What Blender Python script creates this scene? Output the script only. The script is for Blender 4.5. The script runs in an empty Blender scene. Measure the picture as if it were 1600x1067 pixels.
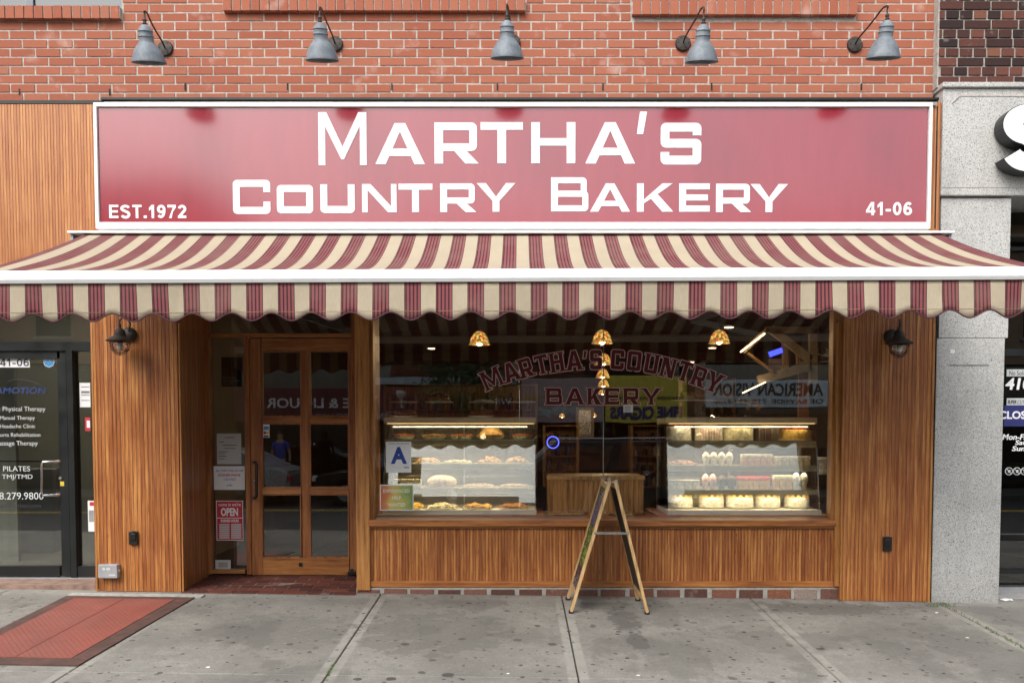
import bpy, bmesh, math, random
from mathutils import Vector, Matrix
from mathutils.geometry import tessellate_polygon
random.seed(7)
S = bpy.context.scene
C = S.collection
R = math.radians
# ------------------------------------------------------------------ camera
FPX, CX, HOR, TILT, CZ, CYD = 1365.0, 812.0, 678.0, R(2.5), 1.31, -7.0
CYP = HOR + FPX * math.tan(TILT)
cam = bpy.data.objects.new('camera', bpy.data.cameras.new('camera'))
C.objects.link(cam); S.camera = cam
cam.location = (0, CYD, CZ); cam.rotation_euler = (math.pi/2 - TILT, 0, 0)
cam.data.sensor_width = 36; cam.data.lens = 36 * FPX / 1600
cam.data.shift_x = (800 - CX) / 1600
cam.data.shift_y = (CYP - 533.5) / 1600
cam.data.clip_start = 0.05; cam.data.clip_end = 500
# ------------------------------------------------------------------ world, sun, exposure
SUN_EL, SUN_AZ = R(48), R(209)
w = bpy.data.worlds.new('World'); S.world = w; w.use_nodes = True
nt = w.node_tree; nt.nodes.clear()
sky = nt.nodes.new('ShaderNodeTexSky'); sky.sky_type = 'NISHITA'; sky.sun_disc = False
sky.sun_elevation = SUN_EL; sky.sun_rotation = SUN_AZ; sky.air_density = 1.3; sky.dust_density = 4.0
hs = nt.nodes.new('ShaderNodeHueSaturation'); hs.inputs['Saturation'].default_value = 0.40
bg = nt.nodes.new('ShaderNodeBackground'); bg.inputs['Strength'].default_value = 0.15
ow = nt.nodes.new('ShaderNodeOutputWorld')
nt.links.new(sky.outputs[0], hs.inputs['Color']); nt.links.new(hs.outputs[0], bg.inputs[0]); nt.links.new(bg.outputs[0], ow.inputs[0])
sd = bpy.data.lights.new('sun', 'SUN'); sd.energy = .7; sd.angle = R(30); sd.color = (1, .96, .9)
sun = bpy.data.objects.new('sun', sd); C.objects.link(sun)
sdir = Vector((-0.42, -0.75, 0.95)).normalized()      # towards the sun: high, front left
sun.rotation_euler = sdir.to_track_quat('Z', 'Y').to_euler()
S.view_settings.view_transform = 'Standard'; S.view_settings.look = 'None'
S.view_settings.exposure = 1.08; S.view_settings.gamma = 1
# ------------------------------------------------------------------ measuring
def W(px, py, Y):
    """photo pixel -> point on the vertical plane at depth Y"""
    a = (px - CX) / FPX; b = -(py - CYP) / FPX
    d = Vector((a, math.cos(TILT) + b*math.sin(TILT), -math.sin(TILT) + b*math.cos(TILT)))
    t = (Y - CYD) / d.y
    return Vector((d.x*t, Y, CZ + d.z*t))
GX, GY = -0.0131, 0.0535
def gz(x, y=0.0):
    return GX*x + GY*min(y, 0.0) if y > -6.2 else GX*x + GY*(-6.2)
def G(px, py):
    a = (px - CX) / FPX; b = -(py - CYP) / FPX
    d = Vector((a, math.cos(TILT) + b*math.sin(TILT), -math.sin(TILT) + b*math.cos(TILT)))
    t = -(CZ - GY*CYD) / (d.z - GX*d.x - GY*d.y)
    return Vector((d.x*t, CYD + d.y*t, CZ + d.z*t))
# ------------------------------------------------------------------ materials
M = {}
class NT:
    def __init__(s, name):
        s.m = bpy.data.materials.new(name); s.m.use_nodes = True; s.t = s.m.node_tree; s.t.nodes.clear()
        s.out = s.n('ShaderNodeOutputMaterial')
        M[name] = s.m
    def n(s, typ, **kw):
        nd = s.t.nodes.new(typ)
        for k, v in kw.items():
            if k.startswith('i_'):
                nd.inputs[k[2:]].default_value = v
            else: setattr(nd, k, v)
        return nd
    def l(s, a, b): s.t.links.new(a, b)
    def val(s, inp, v):
        if hasattr(v, 'is_linked') or isinstance(v, bpy.types.NodeSocket): s.l(v, inp)
        else: inp.default_value = v
    def math(s, op, a, b=0.0, c=0.0):
        nd = s.n('ShaderNodeMath', operation=op)
        s.val(nd.inputs[0], a); s.val(nd.inputs[1], b)
        s.val(nd.inputs[2], c)
        return nd.outputs[0]
    def coord(s, scale=(1,1,1), loc=(0,0,0), rot=(0,0,0), kind='Object'):
        tc = s.n('ShaderNodeTexCoord'); mp = s.n('ShaderNodeMapping')
        mp.inputs['Scale'].default_value = scale; mp.inputs['Location'].default_value = loc; mp.inputs['Rotation'].default_value = rot
        s.l(tc.outputs[kind], mp.inputs[0]); return mp.outputs[0]
    def world(s, scale=(1,1,1), loc=(0,0,0)):
        g = s.n('ShaderNodeNewGeometry'); mp = s.n('ShaderNodeMapping')
        mp.inputs['Scale'].default_value = scale; mp.inputs['Location'].default_value = loc
        s.l(g.outputs['Position'], mp.inputs[0]); return mp.outputs[0]
    def noise(s, vec, scale, detail=4, rough=.55):
        nd = s.n('ShaderNodeTexNoise'); nd.inputs['Scale'].default_value = scale
        nd.inputs['Detail'].default_value = detail; nd.inputs['Roughness'].default_value = rough
        s.l(vec, nd.inputs['Vector']); return nd.outputs['Fac']
    def ramp(s, fac, stops, interp='LINEAR'):
        nd = s.n('ShaderNodeValToRGB'); cr = nd.color_ramp; cr.interpolation = interp
        while len(cr.elements) < len(stops): cr.elements.new(.5)
        for e, (p, c) in zip(cr.elements, stops):
            e.position = p; e.color = (c, c, c, 1) if isinstance(c, (int, float)) else tuple(c) + (1,)
        s.l(fac, nd.inputs[0]); return nd.outputs[0]
    def mix(s, fac, a, b, mode='MIX'):
        nd = s.n('ShaderNodeMix', data_type='RGBA', blend_type=mode)
        s.val(nd.inputs[0], fac)
        for inp, v in ((nd.inputs[6], a), (nd.inputs[7], b)):
            if isinstance(v, (tuple, list)): inp.default_value = tuple(v)[:3] + (1,)
            else: s.l(v, inp)
        return nd.outputs[2]
    def bump(s, h, strength=.3, dist=.01, prev=None):
        nd = s.n('ShaderNodeBump'); nd.inputs['Strength'].default_value = strength; nd.inputs['Distance'].default_value = dist
        s.l(h, nd.inputs['Height'])
        if prev is not None: s.l(prev, nd.inputs['Normal'])
        return nd.outputs[0]
    def bsdf(s, col, rough=.5, metal=0.0, normal=None, spec=.5, emis=None, estr=0.0, sub=0.0):
        p = s.n('ShaderNodeBsdfPrincipled')
        if isinstance(col, (tuple, list)): p.inputs['Base Color'].default_value = tuple(col)[:3] + (1,)
        else: s.l(col, p.inputs['Base Color'])
        s.val(p.inputs['Roughness'], rough); s.val(p.inputs['Metallic'], metal)
        p.inputs['Specular IOR Level'].default_value = spec
        if normal is not None: s.l(normal, p.inputs['Normal'])
        if emis is not None:
            if isinstance(emis, (tuple, list)): p.inputs['Emission Color'].default_value = tuple(emis)[:3] + (1,)
            else: s.l(emis, p.inputs['Emission Color'])
            p.inputs['Emission Strength'].default_value = estr
        s.l(p.outputs[0], s.out.inputs[0]); return p

def simple(name, col, rough=.5, metal=0.0, var=.18, scale=9, bump=.0, spec=.5, emis=None, estr=0.0, stretch=(1,1,1)):
    t = NT(name); v = t.coord(stretch)
    n = t.noise(v, scale, 5)
    a = tuple(c*(1-var) for c in col); b = tuple(min(1, c*(1+var)) for c in col)
    c = t.ramp(n, [(.3, a), (.7, b)])
    r = t.ramp(t.noise(v, scale*2.3, 3), [(.3, max(0, rough-.07)), (.7, min(1, rough+.07))])
    nm = t.bump(t.noise(v, scale*14, 3), bump, .004) if bump else None
    t.bsdf(c, r, metal, nm, spec, emis, estr)
    return t.m

def wood_siding(name, dark, mid, light, period=.031, rough=.38, groove=True):
    t = NT(name)
    v = t.world((1, 1, .035)); v2 = t.world((1, 1, .5))
    pos = t.world((1/period, 1, 1))
    sx = t.n('ShaderNodeSeparateXYZ'); t.l(pos, sx.inputs[0])
    # returns use Y so the side walls get boards too
    xy = t.math('ADD', sx.outputs[0], t.math('MULTIPLY', sx.outputs[1], 1/period))
    cell = t.math('FLOOR', xy); fr = t.math('FRACT', xy)
    wn = t.n('ShaderNodeTexWhiteNoise', noise_dimensions='1D'); t.l(cell, wn.inputs['W'])
    n1 = t.noise(v, 55, 6, .62); n2 = t.noise(v, 190, 3, .6); n3 = t.noise(v2, 7, 3)
    f = t.math('ADD', t.math('MULTIPLY', n1, .95), t.math('MULTIPLY', wn.outputs[0], .15))
    f = t.math('ADD', f, t.math('MULTIPLY', n2, .35)); f = t.math('ADD', f, t.math('MULTIPLY', n3, .2))
    c = t.ramp(t.math('SUBTRACT', f, .37), [(.22, dark), (.44, mid), (.60, light), (.78, tuple(min(1, q*1.35) for q in light))])
    # small dark flecks in the grain
    vf = t.world((1, 1, .09)); fl = t.noise(vf, 150, 2, .5)
    c = t.mix(t.ramp(fl, [(.66, 0.0), (.72, .65)]), c, tuple(q*.45 for q in dark))
    nrm = None
    if groove:
        g = t.ramp(t.math('ABSOLUTE', t.math('SUBTRACT', fr, .5)), [(.38, 1.0), (.5, 0.0)])
        c = t.mix(t.math('MULTIPLY', t.math('SUBTRACT', 1.0, g), .58), c, tuple(q*.3 for q in dark))
        nrm = t.bump(g, .7, .006)
    nrm = t.bump(n2, .25, .002, nrm)
    t.bsdf(c, t.ramp(n3, [(.3, rough-.08), (.7, rough+.1)]), 0, nrm, .5)
    return t.m
def wood(name, dark, mid, light, axis='z', rough=.4):
    t = NT(name)
    sc = {'z': (1, 1, .06), 'x': (.06, 1, 1), 'y': (1, .06, 1)}[axis]
    v = t.world(sc); n1 = t.noise(v, 38, 6, .62); n2 = t.noise(v, 210, 3)
    f = t.math('ADD', t.math('MULTIPLY', n1, 1.0), t.math('MULTIPLY', n2, .35))
    c = t.ramp(t.math('SUBTRACT', f, .2), [(.25, dark), (.48, mid), (.72, light)])
    t.bsdf(c, t.ramp(n1, [(.3, rough-.06), (.7, rough+.1)]), 0, t.bump(n2, .2, .002))
    return t.m
WD, WM, WL = (.17,.048,.015), (.33,.112,.031), (.50,.215,.058)
wood_siding('siding', WD, WM, WL)
wood_siding('siding_return', tuple(c*.7 for c in WD), tuple(c*.7 for c in WM), tuple(c*.7 for c in WL))
wood_siding('siding_fine', WD, WM, WL, period=.026)
wood_siding('siding_upper', (.30,.10,.034), (.40,.15,.048), (.50,.22,.072), period=.024)
wood('trim_v', (.16,.055,.016), (.38,.16,.042), (.50,.25,.075), 'z')
wood('trim_x', (.13,.04,.012), (.34,.12,.03), (.50,.22,.055), 'x')
wood('door_wood', (.12,.04,.013), (.28,.10,.03), (.42,.18,.05), 'z', .32)
wood('door_wood_x', (.13,.042,.013), (.31,.12,.034), (.47,.22,.065), 'x', .32)
wood('easel_wood', (.24,.14,.06), (.47,.30,.13), (.58,.41,.21), 'z', .45)
wood('counter_wood', (.16,.075,.028), (.46,.26,.10), (.60,.38,.17), 'z', .5)
wood('case_wood', (.22,.06,.022), (.46,.14,.05), (.55,.20,.075), 'x', .35)

def brick_mat(name, stops, bumpy=.5, speck=.25):
    t = NT(name)
    g = t.n('ShaderNodeNewGeometry'); v = t.world((1,1,1))
    c = t.ramp(g.outputs['Random Per Island'], stops)
    n = t.noise(v, 90, 6, .7); n2 = t.noise(v, 6, 3)
    c = t.mix(t.ramp(n, [(.3, 0.0), (.75, speck)]), c, tuple(q*.45 for q in stops[0][1]))
    c = t.mix(t.ramp(n2, [(.62, 0.0), (.80, .35)]), c, (.62, .5, .45))
    t.bsdf(c, .88, 0, t.bump(n, bumpy, .004), .25); return t.m
brick_mat('red_brick', [(0, (.31,.098,.058)), (.35, (.34,.112,.067)), (.7, (.37,.130,.078)), (1, (.355,.14,.088))])
brick_mat('dark_brick', [(0, (.028,.018,.018)), (.3, (.06,.026,.022)), (.7, (.12,.045,.034)), (.93, (.18,.065,.045)), (1, (.30,.14,.07))], .8, .5)
brick_mat('base_brick', [(0, (.10,.055,.045)), (.4, (.19,.085,.06)), (.7, (.25,.125,.10)), (.86, (.36,.13,.05)), (1, (.42,.38,.34))], 1.0, .8)
brick_mat('paver_brick', [(0, (.065,.026,.02)), (.5, (.12,.04,.03)), (1, (.19,.062,.042))], .8, .5)
brick_mat('opposite_brick', [(0, (.28,.18,.12)), (1, (.36,.25,.17))])
simple('mortar', (.42,.385,.345), .95, var=.25, scale=30, bump=.5)
simple('dark_mortar', (.34,.32,.29), .95, var=.3, scale=30, bump=.5)
simple('paver_mortar', (.24,.22,.19), .95, var=.4, scale=25, bump=.5)
t = NT('white_metal'); v = t.world((1,1,1)); n = t.noise(v, 2.2, 6, .7); n2 = t.noise(t.world((9,1,.5)), 6, 4, .7)
c = t.mix(t.ramp(n, [(.52, 0.0), (.75, .5)]), (.74,.75,.75), (.52,.50,.46)); c = t.mix(t.ramp(n2, [(.60, 0.0), (.75, .45)]), c, (.45,.42,.38))
t.bsdf(c, .4, 0, None, .5)
t = NT('white_frame'); v = t.world((3,1,1)); n = t.noise(v, 3.2, 6, .75)
t.bsdf(t.mix(t.ramp(n, [(.55, 0.0), (.75, .55)]), (.78,.78,.78), (.48,.46,.43)), .45, 0, None, .5)
simple('grey_metal', (.33,.34,.35), .45, .3, var=.1)
simple('black_metal', (.012,.013,.013), .4, .2, var=.3)
simple('black_frame', (.010,.012,.012), .35, var=.3, scale=3)
simple('window_frame_grey', (.16,.19,.22), .5, var=.08)
simple('rubber', (.01,.01,.01), .8)
simple('chrome', (.62,.62,.62), .18, 1.0, var=.05)
simple('aged_steel', (.30,.29,.27), .4, .8, var=.3, scale=30)
simple('paper', (.74,.76,.77), .8, var=.04, scale=4)
simple('paper_grey', (.50,.52,.52), .8, var=.06, scale=4)
simple('ink', (.03,.03,.035), .8)
simple('ink_blue', (.02,.06,.30), .7)
simple('ink_red', (.45,.02,.03), .7)
simple('print_red', (.50,.025,.045), .5, var=.05)
simple('vinyl_white', (.80,.80,.81), .45, var=.02)
simple('vinyl_soft', (.50,.53,.52), .6, var=.02)
simple('vinyl_darkred', (.10,.008,.010), .5, var=.1)
simple('vinyl_pink', (.70,.46,.45), .6, var=.05)
simple('navy', (.02,.025,.14), .5, var=.1)
simple('dark_interior', (.035,.026,.018), .8, var=.3, scale=2)
simple('interior_wall', (.12,.07,.035), .8, var=.2, scale=2)
simple('interior_ceiling', (.11,.07,.035), .9, var=.15, scale=2)
simple('interior_floor', (.07,.045,.03), .4, var=.2, scale=2)
simple('clinic_wall', (.34,.32,.26), .9, var=.08, scale=2)
simple('clinic_floor', (.25,.24,.2), .5, var=.08, scale=2)
simple('cream_shelf', (.74,.68,.52), .4, var=.05)
simple('case_white', (.90,.89,.86), .4, var=.02)
simple('case_back', (.13,.11,.09), .5, var=.3, scale=3)
simple('china', (.75,.74,.70), .2, var=.03)
simple('steel_tray', (.45,.45,.43), .3, .8, var=.1)
simple('asphalt', (.034,.034,.035), .9, var=.25, scale=60, bump=.4)
simple('yellow_paint', (.6,.42,.04), .7, var=.2, scale=30)
simple('step_stone', (.23,.15,.115), .8, var=.35, scale=14, bump=.5)
simple('lamp_iron', (.045,.038,.033), .6, .4, var=.4, scale=20)
simple('outlet_black', (.012,.011,.010), .35, var=.2)
simple('box_grey', (.33,.34,.35), .5, .2, var=.1)
simple('pale_cement', (.34,.33,.30), .9, var=.25, scale=20, bump=.4)
simple('packet_tan', (.30,.22,.12), .5)
simple('curb_stone', (.32,.31,.30), .9, var=.2, scale=20, bump=.4)
simple('leaf', (.045,.085,.022), .7, var=.5, scale=2)
simple('leaf_weed', (.07,.13,.02), .7, var=.5, scale=20)
simple('bark', (.10,.075,.05), .9, var=.4, scale=20, bump=.6)
# food
for nm, c, r in (('cream', (.74,.66,.48), .6), ('white_icing', (.78,.75,.68), .55), ('pink_icing', (.68,.42,.38), .6), ('choc', (.055,.022,.012), .5),
                 ('crust', (.48,.24,.07), .75), ('nut', (.34,.17,.06), .85), ('cherry', (.33,.02,.015), .3), ('berry', (.55,.04,.03), .3),
                 ('custard', (.74,.46,.10), .5), ('bread', (.40,.17,.04), .65), ('orange_flower', (.8,.28,.03), .6), ('sugar', (.62,.5,.42), .85),
                 ('tan_cookie', (.62,.38,.14), .8), ('wrap', (.5,.5,.5), .2), ('green', (.06,.14,.03), .6)):
    simple(nm, c, r, var=.42, scale=38, bump=.8)

def emit(name, col, s):
    t = NT(name); e = t.n('ShaderNodeEmission'); e.inputs[0].default_value = tuple(col) + (1,); e.inputs[1].default_value = s
    t.l(e.outputs[0], t.out.inputs[0])
emit('bulb', (1, .72, .40), 14); emit('strip', (1, .76, .42), 3.0); emit('strip_line', (1, .66, .28), 1.0); emit('strip_hot', (1, .66, .34), 6.0)
emit('downlight', (1, .66, .38), 6.0); emit('neon_blue', (.08, .10, 1.0), 2.2); emit('screen_blue', (.05, .07, 1.0), 1.6)
emit('neon_pink', (1, .12, .35), 1.2); emit('clinic_light', (1, .93, .80), 11.0); emit('neon_green', (.05, .6, .12), .35)

def glass(name, refl=.10, tint=(1,1,1), rough=0.0, facing=.25):
    t = NT(name)
    tr = t.n('ShaderNodeBsdfTransparent'); tr.inputs[0].default_value = tuple(tint) + (1,)
    gl = t.n('ShaderNodeBsdfGlossy'); gl.inputs['Roughness'].default_value = rough
    v = t.world((1,1,1)); 
    if name in ('shop_glass',):
        t.l(t.bump(t.noise(v, 1.1, 2), .05, .02), gl.inputs['Normal'])
    lw = t.n('ShaderNodeLayerWeight'); lw.inputs[0].default_value = facing
    f = t.math('ADD', t.math('MULTIPLY', lw.outputs['Fresnel'], .9), refl)
    mx = t.n('ShaderNodeMixShader'); t.l(f, mx.inputs[0]); t.l(tr.outputs[0], mx.inputs[1]); t.l(gl.outputs[0], mx.inputs[2])
    t.l(mx.outputs[0], t.out.inputs[0])
glass('shop_glass', .12, (.97,.97,.95), facing=.15)
glass('case_glass', .20, (.93,.95,.93), facing=.15)
glass('door_glass', .10, (.75,.75,.72), facing=.15)
glass('clinic_glass', .20, (.62,.63,.61), facing=.15)
glass('dark_glass', .14, (.25,.26,.27), facing=.15)
glass('upper_glass', .12, (.3,.34,.36), facing=.15)
glass('clear', .06, (.95,.95,.95), facing=.15)

# sign panel: smooth painted acrylic
t = NT('sign_red'); v = t.world((1,1,.15)); n = t.noise(v, 14, 3); n2 = t.noise(t.world(), 2.0, 3)
c = t.ramp(n, [(.3, (.255,.017,.032)), (.7, (.28,.02,.036))])
p = t.bsdf(c, t.ramp(n2, [(.3, .15), (.7, .19)]), 0, t.bump(t.noise(t.world(), 1.3, 2), .05, .02), 1.0)
p.inputs['Coat Weight'].default_value = .36; p.inputs['Coat Roughness'].default_value = .13; p.inputs['Coat IOR'].default_value = 1.62

# concrete pavement
def concrete(name, base, joints=(), lips=True):
    t = NT(name); v = t.world(); s = t.n('ShaderNodeSeparateXYZ'); t.l(v, s.inputs[0])
    n = t.noise(v, 1.3, 6, .6); nf = t.noise(v, 130, 4, .7); nm = t.noise(v, 9, 6, .65); big = t.noise(t.world((1,.7,1), (3.1,1.7,0)), .85, 9, .62)
    c = t.ramp(n, [(.30, tuple(q*.60 for q in base)), (.5, base), (.72, tuple(q*1.28 for q in base))])
    c = t.mix(t.ramp(nm, [(.38, 0.0), (.66, .55)]), c, tuple(q*.58 for q in base))
    c = t.mix(t.ramp(nf, [(.38, .0), (.7, .75)]), c, tuple(q*.48 for q in base))
    ng = t.noise(t.world((1,5,1)), 34, 5, .75); c = t.mix(t.ramp(ng, [(.45, .0), (.62, .38)]), c, tuple(q*.55 for q in base)); c = t.mix(t.ramp(t.noise(v, 48, 5, .8), [(.56, .0), (.68, .4)]), c, tuple(q*1.5 for q in base))
    c = t.mix(t.ramp(big, [(.53, 0.0), (.555, .45)]), c, tuple(q*.42 for q in base))       # damp stain patches
    if joints:
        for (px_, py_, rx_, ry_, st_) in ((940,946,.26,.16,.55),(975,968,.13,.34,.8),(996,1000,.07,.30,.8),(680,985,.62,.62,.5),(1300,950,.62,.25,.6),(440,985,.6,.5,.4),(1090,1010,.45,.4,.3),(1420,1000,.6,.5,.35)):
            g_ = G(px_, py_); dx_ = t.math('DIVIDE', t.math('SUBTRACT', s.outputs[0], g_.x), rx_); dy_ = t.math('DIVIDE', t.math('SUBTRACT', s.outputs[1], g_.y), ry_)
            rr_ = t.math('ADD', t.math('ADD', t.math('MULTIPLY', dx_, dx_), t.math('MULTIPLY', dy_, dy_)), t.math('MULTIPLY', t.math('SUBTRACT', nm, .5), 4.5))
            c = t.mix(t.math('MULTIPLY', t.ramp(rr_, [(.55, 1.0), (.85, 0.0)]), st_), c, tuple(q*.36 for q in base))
    # pale tooled margin beside each joint and along the building
    m = None
    for jx in joints:
        a = t.ramp(t.math('ABSOLUTE', t.math('SUBTRACT', s.outputs[0], jx)), [(.055, 1.0), (.068, 0.0)])
        m = a if m is None else t.math('MAXIMUM', m, a)
    if m is not None:
        a = t.ramp(t.math('ABSOLUTE', t.math('SUBTRACT', s.outputs[1], -.02)), [(.05, 1.0), (.16, 0.0)])
        m = t.math('MAXIMUM', m, a)
        m = t.math('MULTIPLY', m, t.ramp(nm, [(.35, .05), (.7, .55)]))
        c = t.mix(m, c, tuple(q*1.5 for q in base))
    # chewing gum spots
    for sc, th, seed in ((5.5, .17, 0), (9, .22, 5.3), (3.1, .12, 9.1), (18, .30, 2.7)):
        vo = t.n('ShaderNodeTexVoronoi'); vo.inputs['Scale'].default_value = sc
        dist = t.n('ShaderNodeMapping'); dist.inputs['Location'].default_value = (seed, seed*.7, 0); t.l(v, dist.inputs[0])
        nn = t.n('ShaderNodeTexNoise'); nn.inputs['Scale'].default_value = 30; t.l(v, nn.inputs[0])
        vm = t.n('ShaderNodeVectorMath', operation='MULTIPLY_ADD'); t.l(nn.outputs['Color'], vm.inputs[0]); vm.inputs[1].default_value = (.025,.025,0); t.l(dist.outputs[0], vm.inputs[2])
        vz = t.n('ShaderNodeVectorMath', operation='MULTIPLY'); t.l(vm.outputs[0], vz.inputs[0]); vz.inputs[1].default_value = (1,1,0)
        t.l(vz.outputs[0], vo.inputs['Vector'])
        sp = t.n('ShaderNodeSeparateColor'); t.l(vo.outputs['Color'], sp.inputs[0])
        rad = t.math('MULTIPLY', t.ramp(sp.outputs[0], [(.45, 0.0), (1.0, 1.0)]), th)
        mk = t.math('LESS_THAN', vo.outputs['Distance'], rad)
        mk = t.math('MULTIPLY', mk, t.ramp(sp.outputs[1], [(0, .35), (1, .85)]))
        c = t.mix(mk, c, (.032,.030,.028))
    t.bsdf(c, t.ramp(n, [(.3, .8), (.7, .95)]), 0, t.bump(nf, .55, .005, t.bump(t.noise(t.world((1,14,1)), 22, 3), .2, .004)), .3)
# granite
t = NT('granite'); v = t.world(); vo = t.n('ShaderNodeTexVoronoi'); vo.inputs['Scale'].default_value = 240; t.l(v, vo.inputs['Vector'])
sp = t.n('ShaderNodeSeparateColor'); t.l(vo.outputs['Color'], sp.inputs[0])
c = t.ramp(sp.outputs[0], [(0, (.08,.08,.08)), (.11, (.22,.22,.22)), (.26, (.42,.42,.41)), (1, (.56,.56,.53))])
n = t.noise(v, 2.2, 6, .6); c = t.mix(t.ramp(n, [(.5, 0.0), (.75, .45)]), c, (.22,.22,.21))
c = t.mix(t.ramp(t.noise(t.world((1,1,.22)), 2.6, 6, .65), [(.50, 0.0), (.72, .42)]), c, (.2,.19,.18))
sz_ = t.n('ShaderNodeSeparateXYZ'); t.l(v, sz_.inputs[0]); c = t.mix(t.math('MULTIPLY', t.ramp(sz_.outputs[2], [(0, .5), (.22, 0.0)]), n), c, (.12,.115,.10))
t.bsdf(c, .7, 0, t.bump(sp.outputs[0], .15, .002), .4)
# zinc lamp shade
t = NT('zinc'); v = t.coord((1,1,1)); n = t.noise(v, 14, 5, .7); n2 = t.noise(t.coord((6,6,.6)), 10, 4)
c = t.ramp(n, [(.3, (.10,.12,.14)), (.55, (.16,.185,.21)), (.75, (.23,.26,.285))]); c = t.mix(t.ramp(n2, [(.58, 0.0), (.75, .6)]), c, (.20,.12,.08))
t.bsdf(c, .62, .15, t.bump(n, .2, .003))
# red diamond plate
t = NT('red_plate'); v = t.world(); s = t.n('ShaderNodeSeparateXYZ'); t.l(v, s.inputs[0])
u1 = t.math('MULTIPLY', t.math('ADD', s.outputs[0], t.math('MULTIPLY', s.outputs[1], .8)), 26)
u2 = t.math('MULTIPLY', t.math('SUBTRACT', s.outputs[0], t.math('MULTIPLY', s.outputs[1], .8)), 26)
d1 = t.math('ABSOLUTE', t.math('SUBTRACT', t.math('FRACT', u1), .5)); d2 = t.math('ABSOLUTE', t.math('SUBTRACT', t.math('FRACT', u2), .5))
rid = t.ramp(t.math('MINIMUM', d1, d2), [(.0, 1.0), (.13, 0.0)])
n = t.noise(v, 3, 6, .65); nf = t.noise(v, 60, 4, .7)
c = t.ramp(n, [(.3, (.21,.055,.040)), (.6, (.29,.08,.058)), (.8, (.35,.12,.09))])
c = t.mix(t.ramp(nf, [(.45, 0.0), (.70, .6)]), c, (.16,.07,.055)); c = t.mix(t.ramp(t.noise(t.world((1,1,1), (7,1,0)), 2.2, 6, .7), [(.45, 0.0), (.7, .55)]), c, (.17,.075,.06)); c = t.mix(t.math('MULTIPLY', rid, .38), c, (.17,.045,.04))
c = t.mix(t.ramp(t.noise(t.world((1,1,1), (4,2,0)), 7, 4), [(.66, 0.0), (.72, .6)]), c, (.11,.10,.09))
t.bsdf(c, .6, 0, t.bump(rid, .6, .004), .4)
t = NT('rust_frame'); v = t.world(); n = t.noise(v, 12, 6, .7)
t.bsdf(t.ramp(n, [(.3, (.055,.032,.026)), (.55, (.10,.055,.045)), (.8, (.22,.075,.06))]), .75, .2, t.bump(n, .4, .004))

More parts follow.
